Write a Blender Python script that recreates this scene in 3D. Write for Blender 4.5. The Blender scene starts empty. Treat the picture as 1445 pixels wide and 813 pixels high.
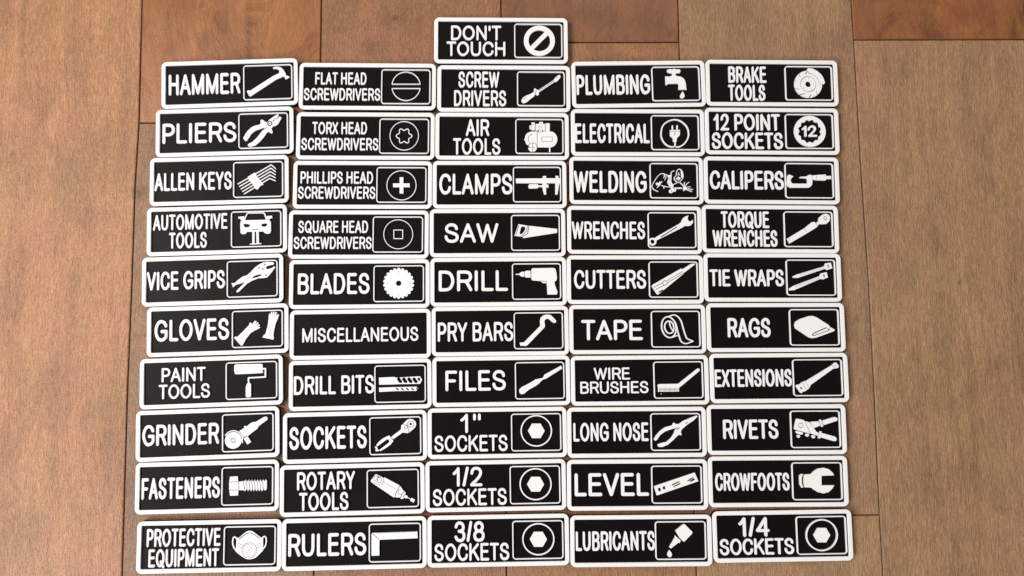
import bpy, math, random
from mathutils import Vector, Matrix
from mathutils.geometry import delaunay_2d_cdt

# ------------------------------------------------------------------ camera, world, lights, exposure
scene = bpy.context.scene
col = scene.collection
MM = 0.001

cam_data = bpy.data.cameras.new("camera")
cam = bpy.data.objects.new("camera", cam_data)
col.objects.link(cam)
cam_data.sensor_width = 36.0
cam_data.lens = 36.0 * 1043.0 / 1445.0
cam_data.clip_start = 0.01
cam_data.clip_end = 50.0
cam.location = (0, 0, 0.40901)
cam.rotation_euler = (math.radians(5.235), math.radians(-1.139), math.radians(-0.634))
scene.camera = cam

world = bpy.data.worlds.new("World")
scene.world = world
world.use_nodes = True
bg = world.node_tree.nodes["Background"]
bg.inputs["Color"].default_value = (1.0, 0.97, 0.94, 1)
bg.inputs["Strength"].default_value = 0.20


def area(name, loc, target, sx, sy, power, color):
    d = bpy.data.lights.new(name, 'AREA')
    d.shape = 'RECTANGLE'
    d.size, d.size_y = sx, sy
    d.energy = power
    d.color = color
    o = bpy.data.objects.new(name, d)
    col.objects.link(o)
    o.location = loc
    v = Vector(target) - Vector(loc)
    o.rotation_euler = v.to_track_quat('-Z', 'Y').to_euler()
    return o


# daylight from a window at the lower left, a warm room lamp from above the top edge
area("window_light", (-1.25, -0.75, 1.15), (0, 0, 0), 0.85, 0.7, 28.5, (0.95, 0.99, 1.0))
area("left_glow", (-1.35, 0.32, 1.80), (0, 0, 0), 0.6, 0.7, 35.0, (1.0, 0.84, 0.74))
area("room_lamp", (0.30, 1.35, 1.6), (0, 0, 0), 0.8, 0.6, 7.0, (1.0, 0.86, 0.74))

scene.cycles.use_denoising = False
vs = scene.view_settings
vs.view_transform = 'Standard'
vs.look = 'None'
vs.exposure = 0.0
vs.gamma = 1.0
vs.use_curve_mapping = False

# ------------------------------------------------------------------ materials


class Nodes:
    def __init__(self, name):
        self.m = bpy.data.materials.new(name)
        self.m.use_nodes = True
        self.t = self.m.node_tree
        self.b = self.t.nodes["Principled BSDF"]

    def n(self, kind, **kw):
        nd = self.t.nodes.new(kind)
        for k, v in kw.items():
            setattr(nd, k, v)
        return nd

    def l(self, a, b):
        self.t.links.new(a, b)

    def math(self, op, a, b=None, clamp=False):
        nd = self.n('ShaderNodeMath', operation=op, use_clamp=clamp)
        for i, v in enumerate((a, b)):
            if v is None:
                continue
            if isinstance(v, (int, float)):
                nd.inputs[i].default_value = v
            else:
                self.l(v, nd.inputs[i])
        return nd.outputs[0]

    def vmath(self, op, a, b=None):
        nd = self.n('ShaderNodeVectorMath', operation=op)
        for i, v in enumerate((a, b)):
            if v is None:
                continue
            if isinstance(v, tuple):
                nd.inputs[i].default_value = v
            else:
                self.l(v, nd.inputs[i])
        return nd.outputs[0]

    def noise(self, vec, scale, detail=3.0, rough=0.55, dist=0.0):
        nd = self.n('ShaderNodeTexNoise')
        self.l(vec, nd.inputs['Vector'])
        nd.inputs['Scale'].default_value = scale
        nd.inputs['Detail'].default_value = detail
        nd.inputs['Roughness'].default_value = rough
        nd.inputs['Distortion'].default_value = dist
        return nd.outputs[0]

    def ramp(self, fac, stops, interp='LINEAR'):
        nd = self.n('ShaderNodeValToRGB')
        nd.color_ramp.interpolation = interp
        e = nd.color_ramp.elements
        while len(e) < len(stops):
            e.new(0.5)
        for el, (p, c) in zip(e, stops):
            el.position = p
            el.color = (c, c, c, 1) if isinstance(c, (int, float)) else (*c, 1)
        self.l(fac, nd.inputs[0])
        return nd.outputs[0]

    def mix(self, mode, fac, a, b):
        nd = self.n('ShaderNodeMix', data_type='RGBA', blend_type=mode)
        for s, v in ((0, fac), (6, a), (7, b)):
            if isinstance(v, (int, float)):
                nd.inputs[s].default_value = v
            elif isinstance(v, tuple):
                nd.inputs[s].default_value = (*v, 1)
            else:
                self.l(v, nd.inputs[s])
        return nd.outputs[2]

    def bump(self, h, dist, strength=1.0, normal=None):
        nd = self.n('ShaderNodeBump')
        nd.inputs['Distance'].default_value = dist
        nd.inputs['Strength'].default_value = strength
        self.l(h, nd.inputs['Height'])
        if normal is not None:
            self.l(normal, nd.inputs['Normal'])
        return nd.outputs[0]


def plastic(name, base, rough, tint, bumpd, spec=0.5):
    k = Nodes(name)
    tc = k.n('ShaderNodeTexCoord')
    mm = k.vmath('MULTIPLY', tc.outputs['Object'], (1000, 1000, 1000))
    oi = k.n('ShaderNodeObjectInfo')
    # print lines at 45 degrees plus fine grain
    fine = k.noise(mm, 2.2, 4, 0.6)
    lines = k.noise(k.vmath('MULTIPLY', mm, (0.35, 3.0, 1.0)), 1.0, 2, 0.5)
    big = k.noise(mm, 0.06, 2, 0.5)
    v = k.math('ADD', k.math('MULTIPLY', big, tint), k.math('MULTIPLY', fine, tint * 0.6))
    f = k.math('ADD', k.math('SUBTRACT', 1.0, tint * 0.8), v)
    c = k.mix('MULTIPLY', 1.0, base, k.n('ShaderNodeCombineXYZ').outputs[0])
    cx = c.node.inputs[7].links[0].from_node
    for i in range(3):
        k.l(f, cx.inputs[i])
    k.l(c, k.b.inputs['Base Color'])
    r = k.math('ADD', k.math('ADD', k.math('MULTIPLY', fine, 0.14), k.math('MULTIPLY', big, 0.16)), rough - 0.15)
    k.l(r, k.b.inputs['Roughness'])
    k.b.inputs['Specular IOR Level'].default_value = spec
    h = k.math('ADD', k.math('MULTIPLY', fine, 0.6), k.math('MULTIPLY', lines, 0.5))
    k.l(k.bump(h, bumpd), k.b.inputs['Normal'])
    return k.m


WHITE = plastic("white_plastic", (0.765, 0.785, 0.80), 0.50, 0.06, 0.00004)
BLACK = plastic("black_plastic", (0.0040, 0.0038, 0.0039), 0.40, 0.25, 0.00006, 0.085)


def wood(name, smooth):
    """hand scraped hardwood; the plank's own stain colour comes from its object colour"""
    k = Nodes(name)
    tc = k.n('ShaderNodeTexCoord')
    oi = k.n('ShaderNodeObjectInfo')
    mm0 = k.vmath('MULTIPLY', tc.outputs['Object'], (1000, 1000, 1000))
    off = k.n('ShaderNodeCombineXYZ')
    k.l(k.math('MULTIPLY', oi.outputs['Random'], 3171.0), off.inputs[0])
    k.l(k.math('MULTIPLY', oi.outputs['Random'], 1733.0), off.inputs[1])
    k.l(k.math('MULTIPLY', oi.outputs['Random'], 517.0), off.inputs[2])
    mm = k.vmath('ADD', mm0, off.outputs[0])
    # low, lazy sideways drift of the grain
    w = k.noise(k.vmath('MULTIPLY', mm, (0.013, 0.007, 1)), 1.0, 3, 0.5)
    wx = k.n('ShaderNodeCombineXYZ')
    k.l(k.math('MULTIPLY', k.math('SUBTRACT', w, 0.5), 15.0 if not smooth else 70.0), wx.inputs[0])
    g = k.vmath('ADD', mm, wx.outputs[0])
    fleck = k.noise(k.vmath('MULTIPLY', g, (1.7, 0.23, 1)), 1.0, 4, 0.68, 0.25)
    speck = k.noise(k.vmath('MULTIPLY', g, (1.9, 0.62, 1)), 1.0, 2, 0.6, 0.4)
    pore = k.noise(k.vmath('MULTIPLY', g, (2.6, 0.14, 1)), 1.0, 2, 0.5, 0.1)
    streak = k.noise(k.vmath('MULTIPLY', g, (0.16, 0.010, 1)), 1.0, 4, 0.6, 0.5)
    blot = k.noise(k.vmath('MULTIPLY', mm, (0.034, 0.020, 1)), 1.0, 5, 0.62, 0.5)
    fig = k.noise(k.vmath('MULTIPLY', g, (0.060, 0.030, 1)), 1.0, 3, 0.55, 1.8)
    red = k.noise(k.vmath('MULTIPLY', mm, (0.040, 0.024, 1)), 1.0, 3, 0.6)
    base = oi.outputs['Color']
    fa = 0.5 if smooth else 1.0
    c = k.mix('MULTIPLY', 1.0, base, k.ramp(fleck, [(0.30, 1 - .30 * fa), (0.5, 0.98), (0.70, 1 + .36 * fa)]))
    c = k.mix('MULTIPLY', 0.8, c, k.ramp(pore, [(0.30, 0.72), (0.42, 1.0), (0.75, 1.08)]))
    c = k.mix('MULTIPLY', 0.75 * fa, c, k.ramp(speck, [(0.30, 0.82), (0.48, 1.0), (0.72, 1.16)]))
    c = k.mix('MULTIPLY', 1.0, c, k.ramp(streak, [(0.28, 0.84), (0.5, 1.0), (0.7, 1.10)]))
    c = k.mix('MULTIPLY', 1.0, c, k.ramp(blot, [(0.30, 0.77), (0.5, 1.0), (0.72, 1.12)]))
    if smooth:
        c = k.mix('MULTIPLY', 1.0, c, k.ramp(fig, [(0.30, 0.68), (0.46, 1.0), (0.6, 1.02), (0.72, 1.22)]))
    c = k.mix('MULTIPLY', 1.0, c, k.ramp(red, [(0.34, (0.985, 1.005, 0.90)), (0.64, (1.035, 0.975, 0.97))]))
    # knots and mineral marks that sit in the boards (place in mm, size, strength)
    for x, y, rx, ry, s in KNOTS:
        d = k.vmath('MULTIPLY', k.vmath('SUBTRACT', k.vmath('ADD', mm0, wxk(k, mm0)), (x, y, 0)), (1 / rx, 1 / ry, 0))
        ln = k.n('ShaderNodeVectorMath', operation='LENGTH')
        k.l(d, ln.inputs[0])
        c = k.mix('MULTIPLY', 1.0, c, k.ramp(ln.outputs['Value'], [(0.0, (1 - s, 1 - s * 1.02, 1 - s * 1.05)), (0.45, (1 - s * .55,) * 3), (1.0, (1.0, 1.0, 1.0))], 'EASE'))
    k.l(c, k.b.inputs['Base Color'])
    rg = k.math('ADD', k.math('MULTIPLY', fleck, 0.22), 0.27 if not smooth else 0.24)
    k.l(rg, k.b.inputs['Roughness'])
    h = k.math('ADD', k.math('MULTIPLY', fleck, 1.0), k.math('MULTIPLY', k.math('ADD', pore, speck), 0.40))
    h = k.math('ADD', h, k.math('MULTIPLY', streak, 0.9))
    k.l(k.bump(h, 0.00040 if not smooth else 0.00012), k.b.inputs['Normal'])
    return k.m


_wk = {}


def wxk(k, mm0):
    if id(k) not in _wk:
        n = k.n('ShaderNodeTexNoise')
        k.l(mm0, n.inputs['Vector'])
        n.inputs['Scale'].default_value = 0.12
        n.inputs['Detail'].default_value = 3
        s = k.vmath('MULTIPLY', k.vmath('SUBTRACT', n.outputs['Color'], (0.5, 0.5, 0.5)), (9, 14, 0))
        _wk[id(k)] = s
    return _wk[id(k)]


KNOTS = [(-57, 194, 3.2, 3.6, .55), (-60, 191, 12, 12, .22), (-69, 176, 12, 10, .25), (-20, 160, 14, 30, .15), (60, 196, 18, 12, .25), (95, 188, 8, 14, .2), (280, 196, 22, 12, .22), (-198, 94, 7, 4.5, .5), (-140, 185, 3.2, 34, .28),
         (-162, 150, 2, 16, .3), (-150, 146, 1.4, 14, .3), (235, -72, 24, 30, .20), (262, 38, 1.6, 1.6, .5), (-232, -10, 30, 26, .10)]
WOOD = wood("scraped_hardwood", False)
WOOD_SMOOTH = wood("smooth_hardwood", True)

kd = Nodes("subfloor_dark")
tcd = kd.n('ShaderNodeTexCoord')
nd_ = kd.noise(kd.vmath('MULTIPLY', tcd.outputs['Object'], (1000, 1000, 1000)), 0.3, 3)
kd.l(kd.ramp(nd_, [(0.3, (0.018, 0.010, 0.006)), (0.7, (0.035, 0.020, 0.012))]), kd.b.inputs['Base Color'])
kd.b.inputs['Roughness'].default_value = 0.9
DARK = kd.m


def mesh_obj(name, verts, faces, mat, parent=None, smooth=False):
    me = bpy.data.meshes.new(name)
    me.from_pydata([(x * MM, y * MM, z * MM) for x, y, z in verts], [], faces)
    me.validate()
    me.update()
    if smooth:
        me.polygons.foreach_set('use_smooth', [True] * len(me.polygons))
    me.materials.append(mat)
    o = bpy.data.objects.new(name, me)
    col.objects.link(o)
    if parent is not None:
        o.parent = parent
    return o


# ------------------------------------------------------------------ the floor: planks one by one
GLYPHS={
'A':(0.8, 0.01, 0.01, ['0,0 .5,1 1,0', '.17,.33 .83,.33']),
'B':(0.7, 0.075, 0.04, ['0,0 0,1', '0,1 .55,1', '~.55,1 .8,.96 .93,.85 .93,.7 .8,.58 .6,.54', '0,.54 .6,.54', '~.6,.54 .86,.48 1,.35 1,.2 .87,.05 .6,0', '0,0 .6,0']),
'C':(0.78, 0.045, 0.03, ['~1,.72 .93,.86 .78,.96 .55,1 .3,.96 .1,.8 .01,.62 0,.5 .01,.37 .1,.2 .3,.04 .55,0 .78,.05 .93,.15 1,.3']),
'D':(0.74, 0.075, 0.045, ['0,0 0,1 .42,1', '~.42,1 .7,.95 .9,.78 1,.5 .9,.22 .7,.05 .42,0', '.42,0 0,0']),
'E':(0.66, 0.075, 0.03, ['.93,1 0,1 0,0 1,0', '0,.53 .88,.53']),
'F':(0.62, 0.075, 0.02, ['1,1 0,1 0,0', '0,.5 .85,.5']),
'G':(0.84, 0.045, 0.045, ['~.96,.76 .88,.88 .75,.96 .53,1 .3,.96 .1,.8 .01,.62 0,.5 .01,.37 .1,.2 .3,.04 .53,0 .75,.03 .9,.1 1,.19', '1,.19 1,.46 .58,.46']),
'H':(0.74, 0.075, 0.075, ['0,0 0,1', '1,0 1,1', '0,.53 1,.53']),
'I':(0.18, 0.075, 0.075, ['.5,0 .5,1']),
'K':(0.76, 0.075, 0.01, ['0,0 0,1', '.95,1 0,.38', '.36,.61 1,0']),
'L':(0.58, 0.075, 0.015, ['0,1 0,0 1,0']),
'M':(0.9, 0.075, 0.075, ['0,0 0,1 .5,.02 1,1 1,0']),
'N':(0.74, 0.075, 0.075, ['0,0 0,1 1,0 1,1']),
'O':(0.86, 0.045, 0.045, ['~.5,1 .3,.96 .1,.8 .01,.62 0,.5 .01,.38 .1,.2 .3,.04 .5,0 .7,.04 .9,.2 .99,.38 1,.5 .99,.62 .9,.8 .7,.96 .5,1']),
'P':(0.66, 0.075, 0.03, ['0,0 0,1', '0,1 .55,1', '~.55,1 .83,.95 1,.82 1,.63 .83,.49 .55,.44', '.55,.44 0,.44']),
'Q':(0.86, 0.045, 0.045, ['~.5,1 .3,.96 .1,.8 .01,.62 0,.5 .01,.38 .1,.2 .3,.04 .5,0 .7,.04 .9,.2 .99,.38 1,.5 .99,.62 .9,.8 .7,.96 .5,1', '.6,.28 1,-.08']),
'R':(0.72, 0.075, 0.02, ['0,0 0,1', '0,1 .58,1', '~.58,1 .84,.95 .97,.82 .97,.66 .84,.52 .58,.48', '.58,.48 0,.48', '~.5,.48 .66,.42 .78,.28 1,0']),
'S':(0.71, 0.045, 0.045, ['~.93,.76 .88,.88 .72,.97 .48,1 .24,.96 .08,.85 .05,.72 .15,.61 .35,.55 .65,.48 .88,.41 1,.28 .95,.13 .78,.03 .52,0 .25,.03 .08,.13 0,.28']),
'T':(0.7, 0.015, 0.015, ['0,1 1,1', '.5,1 .5,0']),
'U':(0.74, 0.07, 0.07, ['~0,1 0,.6 .0,.38 .05,.2 .2,.05 .5,0 .8,.05 .95,.2 1,.38 1,.6 1,1']),
'V':(0.78, 0.01, 0.01, ['0,1 .5,0 1,1']),
'W':(1.1, 0.01, 0.01, ['0,1 .26,0 .5,.96 .74,0 1,1']),
'X':(0.74, 0.01, 0.01, ['0,0 1,1', '0,1 1,0']),
'Y':(0.76, 0.01, 0.01, ['0,1 .5,.45 1,1', '.5,.45 .5,0']),
'1':(0.4, 0.06, 0.1, ['~0,.70 .4,.8 .75,.93 .9,1', '.9,1 .9,0']),
'2':(0.66, 0.045, 0.04, ['~.04,.70 .08,.85 .25,.97 .5,1 .78,.96 .94,.83 .95,.68 .82,.5 .5,.28 .2,.12 0,0', '0,0 1,0']),
'3':(0.66, 0.045, 0.045, ['~.05,.78 .15,.92 .35,1 .58,1 .82,.93 .92,.77 .85,.62 .65,.54 .42,.53', '~.42,.53 .75,.5 .95,.4 1,.26 .92,.1 .72,.01 .45,0 .2,.05 .03,.2']),
'4':(0.7, 0.03, 0.045, ['.78,0 .78,1 0,.28 1,.28']),
'8':(0.66, 0.045, 0.045, ['~.5,1 .25,.96 .1,.84 .1,.7 .25,.57 .5,.53 .75,.57 .9,.7 .9,.84 .75,.96 .5,1', '~.5,.53 .2,.48 0,.35 0,.2 .15,.05 .5,0 .85,.05 1,.2 1,.35 .8,.48 .5,.53']),
'/':(0.34, 0.02, 0.02, ['0,0 1,1.02']),
"'":(0.17, 0.04, 0.05, ['.5,1 .5,.76']),
'"':(0.44, 0.09, 0.05, ['.1,1 .1,.76', '.9,1 .9,.76']),
}
SEAMS=[[(-200.76, 204.35), (-200.01, 132.77), (-200.98, 97.43), (-200.76, 42.65), (-201.1, -12.33), (-200.56, -100.43), (-200.42, -114.35)],[(-98.88, 204.23), (-98.96, 168.13), (-99.09, -114.95)],[(4.02, 199.87), (4.01, -114.83)],[(106.65, 204.0), (106.38, 169.64), (106.48, -116.54)],[(207.97, 203.88), (208.16, 180.38), (208.26, 106.31), (209.1, 36.93), (208.87, -17.16), (208.0, -88.2), (208.1, -121.21)],]
ENDS=[[(-200.0, 132.8), (-190.9, 132.7)], [(42.9, 178.9), (105.9, 179.1)], [(208.4, 180.5), (308.1, 179.9)], [(193.1, -89.1), (208.0, -89.1)]]
SIGNS={
'HAMMER':((-148.50,153.75,0.0294,75.91),[('HAMMER', -34.06, 5.86, -5.97, 6.09)],
 '+p 9.48,-4.93 10.21,-4.42 11.45,-4.62 24.33,3.43 28.16,5.20 29.30,2.74 26.14,1.48 11.94,-7.65 11.21,-7.93 10.70,-7.53|+p 24.24,8.21 25.49,8.78 27.32,8.72 28.78,8.22 30.09,6.81 30.95,5.26 31.66,3.42 32.53,3.16 33.41,2.75 33.11,2.31 31.41,1.23 31.05,1.62 30.91,2.68 30.18,2.86 29.09,3.27 27.65,5.22 27.88,6.12 27.30,7.12 25.99,7.70 24.38,7.60'),
'PLIERS':((-150.63,126.03,0.0243,76.22),[('PLIERS', -34.39, 6.42, -6.04, 5.5)],
 '+p 10.17,-4.00 10.90,-2.68 12.35,-0.33 14.53,1.84 16.70,2.90 19.24,3.35 19.97,4.30 19.83,5.80 20.49,6.31 21.43,5.76 22.51,4.98 23.38,4.43 24.69,6.04 26.88,7.62 29.21,9.06 29.93,8.59 29.63,7.84 27.95,6.09 28.68,6.22 30.50,7.74 31.37,7.19 31.22,6.45 29.39,3.28 27.57,2.36 26.70,2.24 25.75,0.77 26.46,-0.60 26.31,-1.64 25.37,-1.61 24.29,-0.68 23.20,-1.40 21.74,-3.59 19.56,-6.14 17.02,-8.30 13.77,-9.17 12.69,-8.24 12.91,-7.51 15.22,-6.38 17.76,-4.07 19.58,-1.67 21.04,0.16 22.49,0.86 21.41,1.64 19.59,0.95 17.05,0.13 14.88,-1.53 13.43,-3.72 12.19,-5.55 11.25,-5.67|-c 24.97,3.93 1.45|+c 24.97,3.93 0.87|-c 24.97,3.93 0.36|-s 0.29 22.49,1.01 23.36,2.18|-s 0.29 26.57,5.23 28.18,6.84|-c 27.15,5.59 0.36'),
'ALLEN':((-152.92,98.40,0.0203,76.34),[('ALLEN KEYS', -35.46, 6.75, -5.2, 4.95)],
 '+s 0.57 10.19,-2.30 28.51,8.07 30.89,5.79|+s 0.57 11.06,-3.72 28.30,6.15 30.81,4.09|+s 0.57 11.92,-5.15 28.08,4.23 30.73,2.39|+s 0.57 12.78,-6.57 27.86,2.32 30.66,0.69|+s 0.57 13.65,-7.99 27.64,0.40 30.58,-1.00|+p 15.57,1.54 19.38,3.87 20.38,2.59 20.09,2.15 24.19,-2.90 22.39,-3.81 20.81,-5.83 19.88,-5.21 18.08,-2.37 15.93,0.27'),
'AUTO':((-153.50,70.57,0.0222,76.54),[('AUTOMOTIVE', -34.79, 5.67, 0.65, 9.39), ('TOOLS', -26.06, -5.52, -9.62, -0.7)],
 '+p 12.64,3.60 13.14,4.90 14.56,5.15 15.99,8.62 16.92,9.25 25.26,9.15 26.19,8.46 27.18,5.00 28.60,4.59 29.24,3.47 29.29,-1.27 28.86,-2.57 27.72,-2.83 26.15,-2.63 25.23,-1.51 16.34,-1.46 15.63,-2.46 13.64,-2.69 12.78,-1.87|+p 11.57,7.06 14.78,7.19 14.92,5.36 12.92,5.20 12.64,5.94 11.57,6.19|+p 26.90,6.98 29.89,7.11 30.03,5.86 28.89,5.60 28.60,5.03 27.03,5.22|-p 15.06,4.99 16.49,8.45 17.20,8.73 24.90,8.65 25.62,8.04 26.60,4.94|-p 14.21,2.24 14.56,2.96 15.99,3.06 17.41,2.73 18.12,1.98 17.05,0.99 15.27,1.04|-p 23.82,1.96 24.53,2.74 26.31,3.05 27.17,2.80 27.38,2.00 26.66,1.14 24.88,1.05|-s 0.28 19.04,-0.38 22.39,-0.33|+p 19.18,-1.11 20.32,-1.15 20.31,-8.13 19.17,-8.09|+p 21.32,-1.18 22.60,-1.22 22.73,-8.13 21.45,-8.09|+s 0.57 18.11,-8.35 23.79,-8.23'),
'VICE':((-155.15,42.99,0.0232,76.75),[('VICE GRIPS', -35.41, 6.54, -4.77, 5.42)],
 '+p 10.06,-2.53 10.48,-1.97 11.32,-2.14 12.03,-2.02 13.58,-0.49 16.40,1.44 18.52,1.95 20.28,3.47 23.12,6.41 25.24,7.79 27.36,8.73 29.84,9.02 32.67,8.71 33.09,7.97 32.66,7.41 30.54,7.11 29.27,6.65 28.70,5.95 28.84,5.22 29.68,4.90 31.59,5.42 33.22,6.38 33.72,5.93 31.94,3.46 30.52,1.70 29.24,0.45 27.33,0.22 24.51,0.17 21.33,-1.02 18.51,-2.59 14.28,-6.76 13.22,-7.30 12.73,-6.92 13.01,-6.21 17.10,-2.18 17.66,-1.62 14.28,-2.59 12.87,-2.91 11.89,-3.59 11.18,-4.29 10.62,-3.98 10.76,-3.05|-p 20.98,0.57 23.10,1.87 26.14,2.42 26.56,1.69 24.16,0.68 21.55,0.19|-c 28.07,7.70 0.42|-c 24.88,5.78 0.42|-c 27.07,5.13 0.42|-c 28.82,1.61 0.42|-s 0.21 18.51,0.29 20.28,0.74'),
'GLOVES':((-151.71,15.57,0.0217,76.42),[('GLOVES', -33.95, 6.04, -5.36, 6.48)],
 '+p 8.72,-4.48 9.56,-3.80 10.48,-4.11 13.64,-1.09 16.88,2.22 17.02,3.21 17.58,3.55 18.29,2.88 18.71,2.80 19.84,4.33 20.54,4.31 20.82,3.87 19.83,2.19 21.39,3.64 21.95,3.12 20.47,1.53 22.16,2.48 22.58,1.89 20.96,0.66 22.58,1.18 22.65,0.54 21.38,-0.20 19.97,-0.80 17.51,-2.28 15.04,-5.39 13.78,-7.83 13.29,-8.74 12.38,-8.71|+p 24.05,-4.76 24.75,-3.58 25.60,-3.04 26.88,1.33 27.38,5.23 27.60,7.86 28.03,8.21 28.45,6.69 28.67,8.90 29.23,9.03 29.29,6.67 29.87,9.08 30.50,8.98 30.07,6.50 31.14,8.82 31.84,8.59 30.92,6.04 32.41,7.78 32.90,7.05 32.11,4.87 31.11,2.62 30.26,-0.91 29.82,-4.45 30.24,-4.89 29.81,-6.16'),
'PAINT':((-154.43,-12.31,0.0241,76.73),[('PAINT', -26.5, -3.02, 0.57, 8.28), ('TOOLS', -27.98, -0.78, -8.46, -0.64)],
 '+q 12.72,8.75 15.55,8.88 25.97,8.66 27.09,8.24 27.30,6.13 27.15,4.33 26.32,3.76 14.05,3.60 12.72,3.87 12.27,4.86 12.20,7.64|+s 0.81 27.30,5.98 28.79,6.07 28.70,1.58 19.70,1.37 19.76,-1.40|+p 18.95,-1.82 19.39,-1.23 20.43,-1.27 21.02,-2.04 20.93,-8.61 20.41,-9.04 18.70,-8.98 18.26,-8.51 18.27,-3.44'),
'GRINDER':((-155.68,-40.09,0.0235,76.45),[('GRINDER', -34.6, 5.98, -5.4, 5.87)],
 '+p 16.34,0.68 19.68,2.63 23.39,5.23 25.62,5.52 30.08,7.96 31.20,8.06 31.86,7.22 31.56,6.34 27.10,3.25 26.35,1.94 20.41,-2.43 18.93,-2.96 17.82,-0.85|+c 19.75,3.14 0.52|+p 18.93,-2.96 21.00,-1.86 23.00,-5.10 20.99,-6.28|-s 0.37 19.08,-2.82 20.71,-1.85|-c 13.67,-3.80 5.48|+s 0.52 9.32,-1.13 9.82,-0.43 10.44,0.16 11.16,0.64 11.95,0.98 12.80,1.18 13.68,1.22 14.55,1.11 15.40,0.85 16.19,0.46 16.91,-0.07 17.53,-0.72 18.04,-1.45 18.40,-2.26 18.63,-3.11|+s 0.44 18.19,-2.34 18.41,-5.45|+c 13.53,-3.87 4.45|-c 13.53,-3.87 1.48|+c 13.53,-3.87 1.26|-c 13.53,-3.87 0.89|+c 13.53,-3.87 0.67'),
'FASTENERS':((-155.24,-67.94,0.0112,76.04),[('FASTENERS', -34.67, 6.73, -5.87, 5.38)],
 '+p 12.09,4.98 16.09,5.11 16.36,2.34 16.57,-2.01 16.36,-4.84 12.21,-4.88 11.69,-1.88 11.64,2.38|-s 0.24 11.80,2.22 16.28,2.26|-s 0.24 11.85,-1.96 16.49,-2.08|+p 16.52,2.26 18.68,2.36 19.16,2.98 19.81,2.33 20.52,3.26 21.25,2.13 22.04,3.22 22.77,2.10 23.56,3.18 24.29,2.06 25.09,3.14 25.82,2.02 26.61,3.10 27.34,1.98 28.13,3.07 28.86,1.94 29.66,3.03 30.39,1.90 30.94,3.15 31.59,2.35 31.54,-1.84 30.90,-2.69 29.94,-1.88 29.23,-2.96 28.41,-1.84 27.70,-2.92 26.89,-1.80 26.18,-2.88 25.37,-1.76 24.66,-2.84 23.85,-1.72 23.14,-2.80 22.33,-1.68 21.62,-2.77 20.81,-1.64 20.10,-2.73 18.97,-2.15 16.73,-2.17|-s 0.28 19.16,2.82 19.86,-2.33|-s 0.28 20.60,2.78 21.30,-2.36|-s 0.28 22.04,2.75 22.74,-2.40|-s 0.28 23.49,2.71 24.18,-2.44|-s 0.28 24.93,2.67 25.62,-2.47|-s 0.28 26.37,2.64 27.06,-2.51|-s 0.28 27.82,2.60 28.50,-2.55|-s 0.28 29.26,2.56 29.94,-2.59|-s 0.24 16.77,2.09 16.97,-2.02'),
'PROTECTIVE':((-153.38,-98.83,0.0024,76.05),[('PROTECTIVE', -32.95, 5.91, 0.17, 9.5), ('EQUIPMENT', -31.75, 5.2, -10.29, -1.01)],
 '+q 13.90,-2.63 14.16,-1.82 14.33,3.71 14.73,3.97 15.83,4.35 17.73,5.94 19.36,7.13 21.15,7.64 22.67,7.29 24.35,6.09 26.59,4.43 27.57,3.82 28.13,3.45 28.36,-2.08 28.10,-2.89 26.74,-4.21 25.12,-5.79 23.21,-6.70 21.28,-7.01 19.35,-6.63 17.68,-5.66 15.73,-4.27|+s 0.66 14.47,3.30 14.04,4.25 13.20,4.67 12.52,4.14 12.23,2.26 12.46,0.37 13.04,-0.99 14.17,-2.36|+s 0.66 27.86,3.19 28.25,4.26 29.07,4.65 29.77,4.10 30.08,2.20 29.70,0.05 29.17,-1.02 28.08,-2.08|-t 0.30 15.71,3.54 17.20,4.60 18.83,5.92 20.20,6.49 21.58,6.55 22.97,6.06 24.93,4.73 26.47,3.62|-s 0.19 15.20,1.39 17.84,0.13|-s 0.19 15.23,-0.22 17.46,-1.34|-s 0.19 24.19,-0.12 27.06,1.31|-s 0.19 24.90,-1.48 27.09,-0.31|-c 21.20,-2.44 4.08|+c 21.20,-2.44 3.83|-c 21.20,-2.44 3.25|+c 21.20,-2.44 3.09|-c 20.34,-0.86 0.22|-c 21.30,-0.47 0.22|-c 22.28,-1.03 0.22|-c 22.85,-2.25 0.22|-c 22.59,-3.32 0.22|-c 21.37,-3.98 0.22|-c 19.98,-3.41 0.22|-c 19.54,-2.19 0.22|-c 21.19,-2.22 0.22|-c 20.65,-2.48 0.22'),
'FLAT':((-71.47,151.68,-0.0102,76.74),[('FLAT HEAD', -29.25, -0.68, 0.98, 8.1), ('SCREWDRIVERS', -35.34, 7.11, -8.2, -1.03)],
 '+s 0.47 29.34,0.31 29.26,1.38 29.04,2.45 28.70,3.47 28.23,4.44 27.64,5.34 26.95,6.15 26.16,6.86 25.28,7.45 24.34,7.92 23.35,8.27 22.33,8.47 21.29,8.53 20.25,8.46 19.23,8.24 18.25,7.88 17.32,7.40 16.46,6.79 15.69,6.07 15.02,5.25 14.45,4.34 14.01,3.37 13.69,2.34 13.50,1.28 13.45,0.20 13.53,-0.87 13.74,-1.93 14.09,-2.95 14.57,-3.92 15.15,-4.81 15.85,-5.62 16.64,-6.32 17.51,-6.92 18.45,-7.39 19.43,-7.73 20.45,-7.93 21.49,-7.99 22.52,-7.92 23.54,-7.70 24.52,-7.35 25.44,-6.87 26.30,-6.26 27.07,-5.55 27.75,-4.73 28.32,-3.83 28.76,-2.86 29.09,-1.83 29.28,-0.77 29.34,0.31|-s 2.89 13.45,0.13 29.26,0.23|+s 0.47 13.57,1.42 29.18,1.52|+s 0.47 13.61,-1.08 29.20,-0.98'),
'TORX':((-72.43,123.16,-0.0093,77.09),[('TORX HEAD', -29.45, 0.76, 0.95, 7.99), ('SCREWDRIVERS', -35.26, 7.09, -8.24, -1.16)],
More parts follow.
